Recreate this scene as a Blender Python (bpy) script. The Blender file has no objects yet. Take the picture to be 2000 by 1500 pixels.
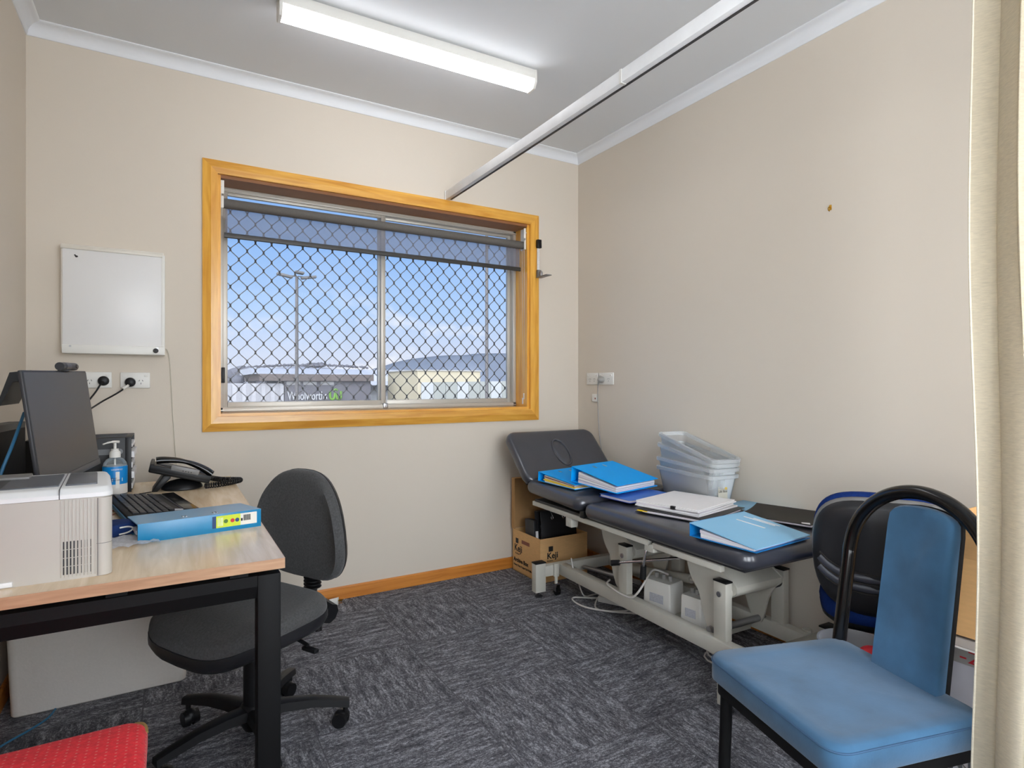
import bpy, bmesh, math, random
from mathutils import Matrix, Vector, Euler
R = math.radians
PI = math.pi
rnd = random.Random(7)
SC = bpy.context.scene
COL = SC.collection

# ------------------------------------------------------------------ materials
def lin(c):
    o = []
    for v in c:
        v = v / 255.0
        o.append(v / 12.92 if v <= .04045 else ((v + .055) / 1.055) ** 2.4)
    return (o[0], o[1], o[2], 1)

def mat(name, rgb, rough=.5, metal=0., spec=.5, noise=None, bump=None, sheen=0, coat=0, stretch=None):
    m = bpy.data.materials.new(name); m.use_nodes = True
    nt = m.node_tree; N = nt.nodes; L = nt.links
    b = N['Principled BSDF']
    b.inputs['Base Color'].default_value = lin(rgb)
    b.inputs['Roughness'].default_value = rough
    b.inputs['Metallic'].default_value = metal
    b.inputs['Specular IOR Level'].default_value = spec
    b.inputs['Sheen Weight'].default_value = sheen
    b.inputs['Coat Weight'].default_value = coat
    tc = N.new('ShaderNodeTexCoord'); mp = N.new('ShaderNodeMapping')
    L.new(tc.outputs['Object'], mp.inputs['Vector'])
    if stretch: mp.inputs['Scale'].default_value = stretch
    if noise is None: noise = (12, .06)
    sc, amt = noise[0], noise[1]
    nz = N.new('ShaderNodeTexNoise'); nz.inputs['Scale'].default_value = sc
    nz.inputs['Detail'].default_value = 4
    L.new(mp.outputs[0], nz.inputs['Vector'])
    mx = N.new('ShaderNodeMix'); mx.data_type = 'RGBA'
    lo = lin([max(0, v * (1 - amt)) for v in rgb]); hi = lin([min(255, v * (1 + amt * .7) + amt * 4) for v in rgb])
    mx.inputs[6].default_value = lo; mx.inputs[7].default_value = hi
    L.new(nz.outputs['Fac'], mx.inputs[0]); L.new(mx.outputs[2], b.inputs['Base Color'])
    if bump:
        n2 = N.new('ShaderNodeTexNoise'); n2.inputs['Scale'].default_value = bump[0]; n2.inputs['Detail'].default_value = 3
        L.new(mp.outputs[0], n2.inputs['Vector'])
        bp = N.new('ShaderNodeBump'); bp.inputs['Strength'].default_value = bump[1]; bp.inputs['Distance'].default_value = .002
        L.new(n2.outputs['Fac'], bp.inputs['Height']); L.new(bp.outputs[0], b.inputs['Normal'])
    return m

def wood(name, c0, c1, scale=(1, 18, 18), rough=.35, coat=.3, sc=3.0):
    m = bpy.data.materials.new(name); m.use_nodes = True
    nt = m.node_tree; N = nt.nodes; L = nt.links; b = N['Principled BSDF']
    b.inputs['Roughness'].default_value = rough; b.inputs['Coat Weight'].default_value = coat
    b.inputs['Coat Roughness'].default_value = .2
    tc = N.new('ShaderNodeTexCoord'); mp = N.new('ShaderNodeMapping'); mp.inputs['Scale'].default_value = scale
    L.new(tc.outputs['Object'], mp.inputs['Vector'])
    n1 = N.new('ShaderNodeTexNoise'); n1.inputs['Scale'].default_value = sc; n1.inputs['Detail'].default_value = 6; n1.inputs['Distortion'].default_value = .6
    L.new(mp.outputs[0], n1.inputs['Vector'])
    r = N.new('ShaderNodeValToRGB'); r.color_ramp.elements[0].position = .32; r.color_ramp.elements[1].position = .68
    r.color_ramp.elements[0].color = lin(c0); r.color_ramp.elements[1].color = lin(c1)
    L.new(n1.outputs['Fac'], r.inputs[0]); L.new(r.outputs[0], b.inputs['Base Color'])
    return m

def clear(name, tint, opacity, rough=.1, spec=.5):
    """thin see-through plastic or glass: mostly transmits straight through, rest a glossy/diffuse skin"""
    m = bpy.data.materials.new(name); m.use_nodes = True
    nt = m.node_tree; N = nt.nodes; L = nt.links; b = N['Principled BSDF']
    b.inputs['Base Color'].default_value = lin(tint); b.inputs['Roughness'].default_value = rough
    b.inputs['Specular IOR Level'].default_value = spec
    t = N.new('ShaderNodeBsdfTransparent'); mx = N.new('ShaderNodeMixShader')
    fr = N.new('ShaderNodeFresnel'); fr.inputs['IOR'].default_value = 1.35
    ad = N.new('ShaderNodeMath'); ad.operation = 'ADD'; ad.use_clamp = True; ad.inputs[1].default_value = opacity
    L.new(fr.outputs[0], ad.inputs[0]); L.new(ad.outputs[0], mx.inputs[0])
    L.new(t.outputs[0], mx.inputs[1]); L.new(b.outputs[0], mx.inputs[2])
    L.new(mx.outputs[0], N['Material Output'].inputs['Surface'])
    return m

def glow(name, rgb, s):
    m = bpy.data.materials.new(name); m.use_nodes = True
    b = m.node_tree.nodes['Principled BSDF']
    b.inputs['Base Color'].default_value = (.9, .9, .9, 1)
    b.inputs['Emission Color'].default_value = lin(rgb); b.inputs['Emission Strength'].default_value = s
    return m

# ------------------------------------------------------------------ mesh builder
def cr(pts, n=8, closed=False):
    P = [Vector(p) for p in pts]
    out = []
    m = len(P)
    for i in range(m if closed else m - 1):
        if closed: p0, p1, p2, p3 = P[i - 1], P[i], P[(i + 1) % m], P[(i + 2) % m]
        else: p0, p1, p2, p3 = P[max(i - 1, 0)], P[i], P[i + 1], P[min(i + 2, m - 1)]
        for k in range(n):
            t = k / n
            out.append(.5 * ((2 * p1) + (p2 - p0) * t + (2 * p0 - 5 * p1 + 4 * p2 - p3) * t * t + (3 * p1 - p0 - 3 * p2 + p3) * t ** 3))
    if not closed: out.append(P[-1])
    return out

def rr(w, h, r, n=6, cx=0, cy=0):
    r = max(1e-4, min(r, w / 2 - 1e-4, h / 2 - 1e-4)); o = []
    for qx, qy, a0 in ((1, 1, 0), (-1, 1, 90), (-1, -1, 180), (1, -1, 270)):
        for k in range(n + 1):
            a = R(a0 + 90 * k / n)
            o.append((cx + qx * (w / 2 - r) + r * math.cos(a), cy + qy * (h / 2 - r) + r * math.sin(a)))
    return o

def TR(loc=(0, 0, 0), rot=(0, 0, 0)):
    return Matrix.Translation(Vector(loc)) @ Euler(rot, 'XYZ').to_matrix().to_4x4()

class MB:
    def __init__(s): s.bm = bmesh.new()
    def add(s, b, M=None):
        me = bpy.data.meshes.new('tmp'); b.to_mesh(me); b.free()
        if M is not None: me.transform(M)
        s.bm.from_mesh(me); bpy.data.meshes.remove(me); return s
    def mesh(s, me, M=None):
        if M is not None: me.transform(M)
        s.bm.from_mesh(me); bpy.data.meshes.remove(me); return s
    def box(s, c, sz, rot=(0, 0, 0), bev=0, seg=2, M=None):
        b = bmesh.new(); bmesh.ops.create_cube(b, size=1)
        for v in b.verts: v.co = Vector((v.co.x * sz[0], v.co.y * sz[1], v.co.z * sz[2]))
        if bev: bmesh.ops.bevel(b, geom=b.edges[:], offset=min(bev, min(sz) * .49), segments=seg, affect='EDGES', profile=.5)
        T = TR(c, rot)
        return s.add(b, (M @ T) if M is not None else T)
    def bb(s, x0, x1, y0, y1, z0, z1, bev=0, seg=2, M=None):
        return s.box(((x0 + x1) / 2, (y0 + y1) / 2, (z0 + z1) / 2), (abs(x1 - x0), abs(y1 - y0), abs(z1 - z0)), bev=bev, seg=seg, M=M)
    def loft(s, rings, cap=True, closed=False, M=None):
        b = bmesh.new(); V = [[b.verts.new(p) for p in r] for r in rings]; n = len(rings[0])
        K = len(V)
        for i in range(K if closed else K - 1):
            A, B = V[i], V[(i + 1) % K]
            for j in range(n):
                try: b.faces.new((A[j], A[(j + 1) % n], B[(j + 1) % n], B[j]))
                except ValueError: pass
        if cap and not closed:
            b.faces.new(list(reversed(V[0]))); b.faces.new(V[-1])
        bmesh.ops.recalc_face_normals(b, faces=b.faces[:])
        return s.add(b, M)
    def cyl(s, p0, p1, r, r2=None, n=20, M=None):
        p0, p1 = Vector(p0), Vector(p1); d = (p1 - p0); r2 = r if r2 is None else r2
        q = d.to_track_quat('Z', 'Y').to_matrix()
        f = lambda p, rad: [p + q @ Vector((rad * math.cos(2 * PI * k / n), rad * math.sin(2 * PI * k / n), 0)) for k in range(n)]
        return s.loft([f(p0, r), f(p1, r2)], M=M)
    def tube(s, pts, r, n=10, closed=False, M=None, flat=1.0):
        P = [Vector(p) for p in pts]; rings = []; K = len(P); up = None
        for i in range(K):
            if closed: t = (P[(i + 1) % K] - P[i - 1])
            else: t = P[min(i + 1, K - 1)] - P[max(i - 1, 0)]
            t.normalize()
            if up is None:
                up = Vector((0, 0, 1)) if abs(t.z) < .9 else Vector((0, 1, 0))
            a = t.cross(up)
            if a.length < 1e-6: a = t.orthogonal()
            a.normalize(); bb = a.cross(t).normalized(); up = bb
            rad = r[i] if isinstance(r, (list, tuple)) else r
            rings.append([P[i] + a * (rad * math.cos(2 * PI * k / n)) + bb * (rad * flat * math.sin(2 * PI * k / n)) for k in range(n)])
        return s.loft(rings, cap=not closed, closed=closed, M=M)
    def prism(s, pts, ax, t0, t1, M=None, bev=0, seg=2):
        def f(p, t):
            if ax == 'x': return Vector((t, p[0], p[1]))
            if ax == 'y': return Vector((p[0], t, p[1]))
            return Vector((p[0], p[1], t))
        b = bmesh.new()
        A = [b.verts.new(f(p, t0)) for p in pts]; B = [b.verts.new(f(p, t1)) for p in pts]; n = len(pts)
        b.faces.new(list(reversed(A))); b.faces.new(B)
        for j in range(n): b.faces.new((A[j], A[(j + 1) % n], B[(j + 1) % n], B[j]))
        bmesh.ops.recalc_face_normals(b, faces=b.faces[:])
        if bev: bmesh.ops.bevel(b, geom=b.edges[:], offset=bev, segments=seg, affect='EDGES', profile=.5)
        return s.add(b, M)
    def lathe(s, prof, c=(0, 0, 0), n=32, M=None):
        rings = [[Vector((c[0] + max(r, 1e-4) * math.cos(2 * PI * k / n), c[1] + max(r, 1e-4) * math.sin(2 * PI * k / n), c[2] + z)) for k in range(n)] for r, z in prof]
        return s.loft(rings, M=M)
    def pad(s, w, h, t, r, e, M=None, bulge=0, seg=4, n=6):
        """upholstered slab: w x h, thickness t, corner radius r, edge rounding e"""
        rings = []
        def ring(i, z): return [Vector((x, y, z)) for x, y in rr(w - 2 * i, h - 2 * i, max(r - i, .002), n)]
        for k in range(seg + 1):
            a = PI / 2 * k / seg; rings.append(ring(e * (1 - math.sin(a)), e * (1 - math.cos(a))))
        for k in range(seg + 1):
            a = PI / 2 * k / seg; rings.append(ring(e * (1 - math.cos(a)), t - e + e * math.sin(a)))
        if bulge:
            m = min(w, h) / 2 - e
            for q in (.12, .3, .55, .8): rings.append(ring(e + m * q, t + bulge * (1 - (1 - q) ** 2.2)))
        return s.loft(rings, M=M)
    def pillow(s, outline, prof, M=None):
        cx = sum(p[0] for p in outline) / len(outline); cy = sum(p[1] for p in outline) / len(outline)
        rings = []
        for q in prof:
            k, w = q[0], q[1]
            rings.append([Vector((cx + (x - cx) * k, cy + (y - cy) * k, w + (q[2](x, y) if len(q) > 2 else 0))) for x, y in outline])
        return s.loft(rings, M=M)
    def ball(s, c, r, M=None, sc=(1, 1, 1), u=16):
        b = bmesh.new(); bmesh.ops.create_uvsphere(b, u_segments=u, v_segments=u // 2 + 2, radius=r)
        T = Matrix.Translation(Vector(c)) @ Matrix.Diagonal((sc[0], sc[1], sc[2], 1))
        return s.add(b, (M @ T) if M is not None else T)
    def quad(s, pts, M=None):
        b = bmesh.new(); b.faces.new([b.verts.new(p) for p in pts]); return s.add(b, M)
    def text(s, txt, size, M, ext=.0004, align='LEFT', sx=1.0, bold=0):
        cu = bpy.data.curves.new('t', 'FONT'); cu.body = txt; cu.size = size; cu.extrude = ext; cu.align_x = align; cu.offset = bold; cu.resolution_u = 3
        o = bpy.data.objects.new('t', cu); COL.objects.link(o)
        dg = bpy.context.evaluated_depsgraph_get(); dg.update()
        me = bpy.data.meshes.new_from_object(o.evaluated_get(dg)); bpy.data.objects.remove(o); bpy.data.curves.remove(cu)
        return s.mesh(me, M @ Matrix.Diagonal((sx, 1, 1, 1)))

def root_mat(o):
    while o.parent is not None: o = o.parent
    return Matrix.LocRotScale(o.location, o.rotation_euler, None)

def P(name, mb, m, parent=None, W=False, smooth=40):
    """link a builder as ONE mesh object; W = its coordinates are world coordinates"""
    me = bpy.data.meshes.new(name); mb.bm.to_mesh(me); mb.bm.free()
    for q in (m if isinstance(m, (list, tuple)) else [m]): me.materials.append(q)
    for p in me.polygons: p.use_smooth = True
    me.set_sharp_from_angle(angle=R(smooth))
    o = bpy.data.objects.new(name, me); COL.objects.link(o)
    if parent is not None:
        if W: me.transform(root_mat(parent).inverted())
        o.parent = parent
    else:
        xs = [v.co for v in me.vertices]
        c = Vector(((min(v.x for v in xs) + max(v.x for v in xs)) / 2, (min(v.y for v in xs) + max(v.y for v in xs)) / 2, min(v.z for v in xs)))
        me.transform(Matrix.Translation(-c)); o.location = c
    return o

def tag(o, label, cat, group=None, kind=None):
    o['label'] = label; o['category'] = cat
    if group: o['group'] = group
    if kind: o['kind'] = kind
    return o

def thing(name, label, cat, loc=(0, 0, 0), rot=(0, 0, 0), group=None):
    o = bpy.data.objects.new(name, None); COL.objects.link(o); o.empty_display_size = .05
    o.location = loc; o.rotation_euler = rot
    return tag(o, label, cat, group)

def struct(name, mb, m, smooth=40):
    o = P(name, mb, m, smooth=smooth); o['kind'] = 'structure'; return o

# ------------------------------------------------------------------ palette
M_wall = mat('wall paint cream', (211, 201, 187), .75, spec=.3, noise=(1.5, .012), bump=(220, .08))
M_ceil = mat('ceiling paint white', (216, 218, 220), .85, spec=.2, noise=(2, .01))
M_cove = mat('cornice white', (226, 228, 231), .6, spec=.3, noise=(3, .01))
M_pine = wood('honey pine trim', (212, 146, 42), (240, 182, 76), (14, 14, 1.2), .35, .35)
M_pineh = wood('honey pine trim long grain', (200, 136, 42), (230, 174, 76), (1.2, 14, 14), .35, .35)
M_base = wood('stained pine skirting', (186, 112, 40), (212, 138, 58), (1.2, 16, 16), .4, .3)
M_oak = wood('pale oak laminate', (222, 196, 160), (244, 222, 190), (12, 1.3, 6), .26, .3)
M_oakedge = wood('oak edge strip', (172, 132, 100), (194, 154, 120), (3, 3, 30), .4, .1)
M_alu = mat('cream aluminium', (186, 180, 170), .38, metal=.25, noise=(5, .02))
M_alud = mat('dark aluminium', (60, 62, 70), .4, metal=.3)
M_grille = mat('bronze security mesh', (88, 82, 78), .5, metal=.3, noise=(40, .1))
M_glass = clear('window glass', (230, 240, 250), .015, .02)
M_blackm = mat('black powder coat', (13, 13, 14), .6, spec=.2, noise=(60, .1))
M_blackp = mat('black plastic', (17, 17, 19), .45, spec=.35, noise=(50, .08))
M_blackg = mat('glossy black', (9, 9, 10), .16, noise=(10, .05))
M_screen = mat('matt monitor screen', (40, 42, 47), .40, spec=1.0, noise=(5, .02))
M_greyf = mat('charcoal chair fabric', (72, 72, 72), .95, spec=.12, noise=(170, .35), bump=(420, .5), sheen=.12)
M_bluev = mat('dusty blue velour', (58, 94, 124), .9, spec=.15, noise=(8, .30), bump=(160, .12), sheen=.25)
M_redf = mat('red woven fabric', (238, 44, 54), .9, spec=.15, noise=(90, .2), bump=(260, .5), sheen=.1)
def dotted():
    m = M_redf; nt = m.node_tree; N = nt.nodes; L = nt.links; b = N['Principled BSDF']
    tc = N.new('ShaderNodeTexCoord'); sp = N.new('ShaderNodeSeparateXYZ'); L.new(tc.outputs['Object'], sp.inputs[0])
    def M2(op, a, c):
        n = N.new('ShaderNodeMath'); n.operation = op
        if isinstance(a, float): n.inputs[0].default_value = a
        else: L.new(a, n.inputs[0])
        if c is not None: n.inputs[1].default_value = c
        return n.outputs[0]
    fx = M2('LESS_THAN', M2('FRACT', M2('MULTIPLY', sp.outputs[0], 62.0), None), .22); fy = M2('LESS_THAN', M2('FRACT', M2('MULTIPLY', sp.outputs[1], 88.0), None), .26)
    n = N.new('ShaderNodeMath'); n.operation = 'MULTIPLY'; L.new(fx, n.inputs[0]); L.new(fy, n.inputs[1])
    s = N.new('ShaderNodeMath'); s.operation = 'MULTIPLY'; s.inputs[1].default_value = .55; L.new(n.outputs[0], s.inputs[0])
    mx = N.new('ShaderNodeMix'); mx.data_type = 'RGBA'; old = b.inputs['Base Color'].links[0].from_socket
    L.new(s.outputs[0], mx.inputs[0]); L.new(old, mx.inputs[6]); mx.inputs[7].default_value = lin((226, 150, 130)); L.new(mx.outputs[2], b.inputs['Base Color'])
dotted()
M_royal = mat('royal blue chair fabric', (20, 46, 106), .9, spec=.15, noise=(120, .2), bump=(300, .3))
M_vinyl = mat('dark blue grey vinyl', (54, 56, 64), .30, spec=.75, noise=(20, .06), bump=(90, .04), coat=.25)
M_cream = mat('cream powder coated steel', (196, 193, 182), .42, noise=(20, .03))
M_chrome = mat('chrome', (205, 205, 208), .14, metal=1, noise=(10, .02))
M_steel = mat('brushed steel', (165, 165, 168), .32, metal=.9, noise=(30, .05))
M_white = mat('white plastic', (224, 222, 216), .4, noise=(8, .015))
M_prt = mat('printer warm white', (190, 185, 176), .45, noise=(8, .015))
M_prtt = mat('printer top white', (232, 233, 233), .4, noise=(8, .01))
M_prtg = mat('printer slate grey', (92, 94, 100), .45, noise=(8, .03))
M_foam = mat('white foam box', (206, 200, 193), .8, spec=.2, noise=(120, .03), bump=(150, .2))
M_card = mat('brown cardboard', (216, 172, 118), .85, spec=.15, noise=(30, .06), stretch=(1, 1, 4))
M_cardin = mat('inner cardboard ply', (184, 144, 98), .85, spec=.15, noise=(30, .06))
M_ink = mat('black print', (30, 26, 24), .7, noise=(60, .1))
M_paper = mat('white paper', (232, 230, 230), .85, spec=.2, noise=(40, .02))
M_paperl = mat('paper edges', (214, 208, 214), .85, spec=.2, noise=(300, .12), stretch=(.05, .05, 3))
M_bind = mat('bright blue binder vinyl', (0, 162, 244), .55, spec=.18, noise=(10, .03))
M_bindin = mat('binder edge vinyl', (14, 116, 184), .4, noise=(10, .03))
M_bindl = mat('pale blue binder vinyl', (128, 188, 224), .34, noise=(10, .03))
M_bindd = mat('cyan binder vinyl', (18, 124, 172), .3, noise=(10, .03))
M_note = mat('mid blue card cover', (62, 118, 208), .45, noise=(10, .03))
M_noted = mat('royal blue plastic', (24, 60, 160), .4, noise=(10, .03))
M_yell = mat('yellow divider', (244, 208, 40), .7, noise=(10, .03))
M_brownp = mat('brown divider', (140, 84, 66), .7, noise=(10, .03))
M_folder = mat('black folder plastic', (26, 26, 30), .42, noise=(20, .08))
M_taupe = mat('grey brown cover', (78, 74, 68), .55, noise=(20, .05))
M_curt = mat('oatmeal linen curtain', (226, 216, 194), .95, spec=.1, noise=(70, .1), bump=(260, .4), stretch=(1, 1, 6), sheen=.1)
M_tub = clear('clear tub plastic', (226, 230, 232), .10, .25)
M_tubr = clear('frosted tub rim', (236, 239, 240), .26, .3)
M_navy = mat('navy cloth', (26, 48, 96), .85, spec=.2, noise=(120, .15), bump=(300, .3))
M_sleeve = clear('plastic sleeve', (232, 234, 240), .45, .12)
M_blabel = mat('sanitiser label blue', (0, 132, 206), .4, noise=(10, .02))
M_bottle = clear('clear bottle', (220, 228, 230), .12, .05)
M_gel = clear('clear gel', (216, 224, 226), .3, .1)
M_lime = mat('lime label', (196, 214, 40), .5, noise=(10, .03))
M_redp = mat('red print', (200, 40, 50), .6, noise=(10, .03))
M_greenp = mat('green print', (70, 110, 40), .6, noise=(10, .03))
M_navyp = mat('navy print', (30, 60, 110), .6, noise=(10, .03))
M_dkgrey = mat('dark grey plastic', (44, 44, 48), .45, noise=(30, .06))
M_shell = mat('black moulded shell', (30, 30, 33), .42, noise=(60, .08), bump=(300, .1))
M_tgrey = mat('mid grey plastic', (116, 114, 112), .4, noise=(20, .04))
M_slate = mat('slate striped plastic', (62, 64, 74), .4, noise=(20, .04))
M_bcable = mat('blue network cable', (44, 104, 140), .5, noise=(20, .04))
M_wcable = mat('white cable', (206, 202, 196), .5, noise=(20, .04))
M_gcable = mat('grey cable', (150, 148, 144), .5, noise=(20, .04))
M_brass = mat('brass', (196, 152, 60), .25, metal=1, noise=(20, .05))
M_lamp = glow('lit batten diffuser', (250, 251, 255), 11.5)
M_roll = mat('taupe roller fabric', (100, 96, 92), .8, spec=.2, noise=(140, .08))
M_sheer = clear('sheer roller screen', (140, 142, 156), .40, .8, .1)
M_bag = clear('frosted grey plastic', (150, 152, 158), .62, .3)

def carpet():
    m = bpy.data.materials.new('charcoal carpet tiles quarter turned'); m.use_nodes = True
    nt = m.node_tree; N = nt.nodes; L = nt.links; b = N['Principled BSDF']
    b.inputs['Roughness'].default_value = .95; b.inputs['Specular IOR Level'].default_value = .1
    geo = N.new('ShaderNodeNewGeometry'); sep = N.new('ShaderNodeSeparateXYZ'); L.new(geo.outputs['Position'], sep.inputs[0])
    def mth(op, a, bb=None, c=None):
        n = N.new('ShaderNodeMath'); n.operation = op
        for i, v in enumerate((a, bb, c)):
            if v is None: continue
            if isinstance(v, (int, float)): n.inputs[i].default_value = v
            else: L.new(v, n.inputs[i])
        return n.outputs[0]
    x = mth('DIVIDE', mth('ADD', sep.outputs[0], 10 * .5 - .92 + .5), .5); y = mth('DIVIDE', mth('ADD', sep.outputs[1], 10 * .5 - 1.98 + .5), .5)
    fx, fy = mth('FLOOR', x), mth('FLOOR', y)
    par = mth('MODULO', mth('ADD', fx, fy), 2)
    def mix(f, a, c):
        n = N.new('ShaderNodeMix'); n.data_type = 'FLOAT'; L.new(f, n.inputs[0]); L.new(a, n.inputs[2]); L.new(c, n.inputs[3]); return n.outputs[0]
    u = mix(par, sep.outputs[0], sep.outputs[1]); v = mix(par, sep.outputs[1], sep.outputs[0])
    cmb = N.new('ShaderNodeCombineXYZ'); L.new(u, cmb.inputs[0]); L.new(v, cmb.inputs[1])
    L.new(mth('ADD', mth('MULTIPLY', fx, 3.7), mth('MULTIPLY', fy, 5.3)), cmb.inputs[2])
    def noise(scale, sx, sy, det):
        mp = N.new('ShaderNodeMapping'); mp.inputs['Scale'].default_value = (sx, sy, 1); L.new(cmb.outputs[0], mp.inputs[0])
        n = N.new('ShaderNodeTexNoise'); n.inputs['Scale'].default_value = scale; n.inputs['Detail'].default_value = det; L.new(mp.outputs[0], n.inputs['Vector'])
        return n.outputs['Fac']
    streak = noise(7, 1.0, 6, 4); blot = noise(26, .8, 2.2, 3); fine = noise(110, .7, 1.3, 2); loops = noise(330, .8, 1.0, 1)
    t = mth('ADD', mth('ADD', mth('MULTIPLY', streak, .30), mth('MULTIPLY', blot, .30)), mth('ADD', mth('MULTIPLY', fine, .42), mth('MULTIPLY', loops, .34)))
    # faint joints between the tiles
    def edge(q):
        f = mth('FRACT', q); return mth('MINIMUM', f, mth('SUBTRACT', 1, f))
    e = mth('GREATER_THAN', mth('MINIMUM', edge(x), edge(y)), .004)
    ramp = N.new('ShaderNodeValToRGB'); E = ramp.color_ramp.elements
    E[0].position = .50; E[0].color = lin((46, 46, 50)); E[1].position = .88; E[1].color = lin((180, 180, 186))
    k = E.new(.68); k.color = lin((98, 98, 103))
    L.new(t, ramp.inputs[0])
    mx = N.new('ShaderNodeMix'); mx.data_type = 'RGBA'; mx.inputs[6].default_value = lin((86, 86, 90)); L.new(e, mx.inputs[0]); L.new(ramp.outputs[0], mx.inputs[7])
    L.new(mx.outputs[2], b.inputs['Base Color'])
    bp = N.new('ShaderNodeBump'); bp.inputs['Strength'].default_value = .5; bp.inputs['Distance'].default_value = .004
    L.new(t, bp.inputs['Height']); L.new(bp.outputs[0], b.inputs['Normal'])
    return m
M_carpet = carpet()

# ------------------------------------------------------------------ room shell
X0, X1, Y0, Y1, ZC = -.525, 2.396, -.95, 3.19, 2.70
WX0, WX1, WZ0, WZ1 = .205, 2.002, 1.000, 2.185       # clear opening inside the timber trim
YF = 3.33                                            # room face of the aluminium frame
struct('floor', MB().bb(X0 - .1, X1 + .1, Y0 - .1, Y1 + .1, -.08, 0), M_carpet)
struct('ceiling', MB().bb(X0 - .1, X1 + .1, Y0 - .1, Y1 + .3, ZC, ZC + .1), M_ceil)
w = MB(); YB = Y1 + .24
w.bb(X0 - .1, WX0, Y1, YB, 0, ZC); w.bb(WX1, X1 + .1, Y1, YB, 0, ZC)
w.bb(WX0, WX1, Y1, YB, 0, WZ0); w.bb(WX0, WX1, Y1, YB, WZ1, ZC)
struct('wall_back', w, M_wall)
LY0, LY1, LZ0, LZ1 = -.80, .05, .55, 2.35         # unseen daylight window added in the left wall, beside the camera
wl_ = MB(); wl_.bb(X0 - .1, X0, Y0 - .1, LY0, 0, ZC); wl_.bb(X0 - .1, X0, LY1, Y1, 0, ZC); wl_.bb(X0 - .1, X0, LY0, LY1, 0, LZ0); wl_.bb(X0 - .1, X0, LY0, LY1, LZ1, ZC)
struct('wall_left', wl_, M_wall)
struct('wall_right', MB().bb(X1, X1 + .1, Y0 - .1, Y1, 0, ZC), M_wall)
FX0, FX1 = -.15, 2.00                                  # second unseen window, added behind the camera as fill light
wf_ = MB(); wf_.bb(X0 - .1, FX0, Y0 - .1, Y0, 0, ZC); wf_.bb(FX1, X1 + .1, Y0 - .1, Y0, 0, ZC); wf_.bb(FX0, FX1, Y0 - .1, Y0, 0, LZ0); wf_.bb(FX0, FX1, Y0 - .1, Y0, LZ1, ZC)
struct('wall_front', wf_, M_wall)
# coved cornice
def cove(a, b, inward, name):
    d = .054; prof = [(0, 0), (.004, 0)]
    for k in range(7):
        t = PI / 2 * k / 6; prof.append((.006 + (d - .012) * (1 - math.cos(t)), .003 + (d - .010) * math.sin(t)))
    prof += [(d - .004, d - .006), (d, d - .004), (d, d), (0, d)]
    a, b, n = Vector(a), Vector(b), Vector(inward)
    zz = ZC - d
    ring = lambda p: [p + n * q[0] + Vector((0, 0, zz + q[1])) for q in prof]
    struct(name, MB().loft([ring(a), ring(b)]), M_cove, 30)
cove((X0, Y1, 0), (X1, Y1, 0), (0, -1, 0), 'trim_1')
cove((X1, Y1, 0), (X1, Y0, 0), (-1, 0, 0), 'trim_2')
cove((X0, Y1, 0), (X0, Y0, 0), (1, 0, 0), 'trim_3')
sk = [(0, 0), (.014, 0), (.014, .028), (.012, .060), (.006, .066), (0, .066)]
struct('baseboard_back', MB().prism([(Y1 - a, b) for a, b in sk], 'x', X0, X1), M_base, 25)
struct('baseboard_right', MB().prism([(X1 - a, b) for a, b in sk], 'y', Y0, Y1 - .015), M_base, 25)
struct('baseboard_left', MB().prism([(X0 + a, b) for a, b in sk], 'y', Y0, Y1 - .015), M_base, 25)

# ------------------------------------------------------------------ window
win = bpy.data.objects.new('window_1', None); COL.objects.link(win); win.location = ((WX0 + WX1) / 2, Y1, WZ0); win['kind'] = 'structure'
def wp(name, mb, m, par=win, smooth=40): return P(name, mb, m, par, W=True, smooth=smooth)
tw = .066
ox0, ox1, oz0, oz1 = WX0 - tw, WX1 + tw + .002, WZ0 - tw - .006, WZ1 + tw
def arch(p):   # architrave board: outer edge thin, bevelled towards the opening
    pass
def trim_board(p_out_a, p_out_b, p_in_a, p_in_b):
    y0, ym, yi = Y1, Y1 - .022, Y1 - .016
    mid = lambda o, i: (o[0] * .45 + i[0] * .55, o[1] * .45 + i[1] * .55)
    rings = []
    for o, i in ((p_out_a, p_in_a), (p_out_b, p_in_b)):
        m_ = mid(o, i)
        rings.append([Vector((o[0], y0, o[1])), Vector((o[0], Y1 - .012, o[1])), Vector((m_[0], ym, m_[1])), Vector((i[0], ym + .002, i[1])), Vector((i[0], y0, i[1]))])
    return MB().loft(rings)
cO = [(ox0, oz0), (ox1, oz0), (ox1, oz1), (ox0, oz1)]; cI = [(WX0, WZ0), (WX1, WZ0), (WX1, WZ1), (WX0, WZ1)]
for k in range(4):
    j = (k + 1) % 4
    wp('timber_architrave', trim_board(cO[k], cO[j], cI[k], cI[j]), M_pineh if k % 2 == 0 else M_pine, smooth=4)
t = .014
wp('timber_reveal', MB().bb(WX0, WX0 + t, Y1, YF + .09, WZ0, WZ1), M_pine)
wp('timber_reveal', MB().bb(WX1 - t, WX1, Y1, YF + .09, WZ0, WZ1), M_pine)
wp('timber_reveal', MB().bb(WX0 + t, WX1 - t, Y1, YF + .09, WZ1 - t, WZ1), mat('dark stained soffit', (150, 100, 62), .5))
wp('timber_sill', MB().bb(WX0 + t, WX1 - t, Y1, YF + .09, WZ0, WZ0 + t), M_pineh)
fx0, fx1, fz0, fz1 = WX0 + t, WX1 - t, WZ0 + t, WZ1 - t
fr = MB()
fw = .034
fr.bb(fx0, fx0 + fw * .6, YF, YF + .07, fz0, fz1, .002); fr.bb(fx1 - fw * .6, fx1, YF, YF + .07, fz0, fz1, .002)
fr.bb(fx0, fx1, YF, YF + .07, fz0, fz0 + .026, .002); fr.bb(fx0, fx1, YF, YF + .07, fz1 - .022, fz1, .002)
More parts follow.
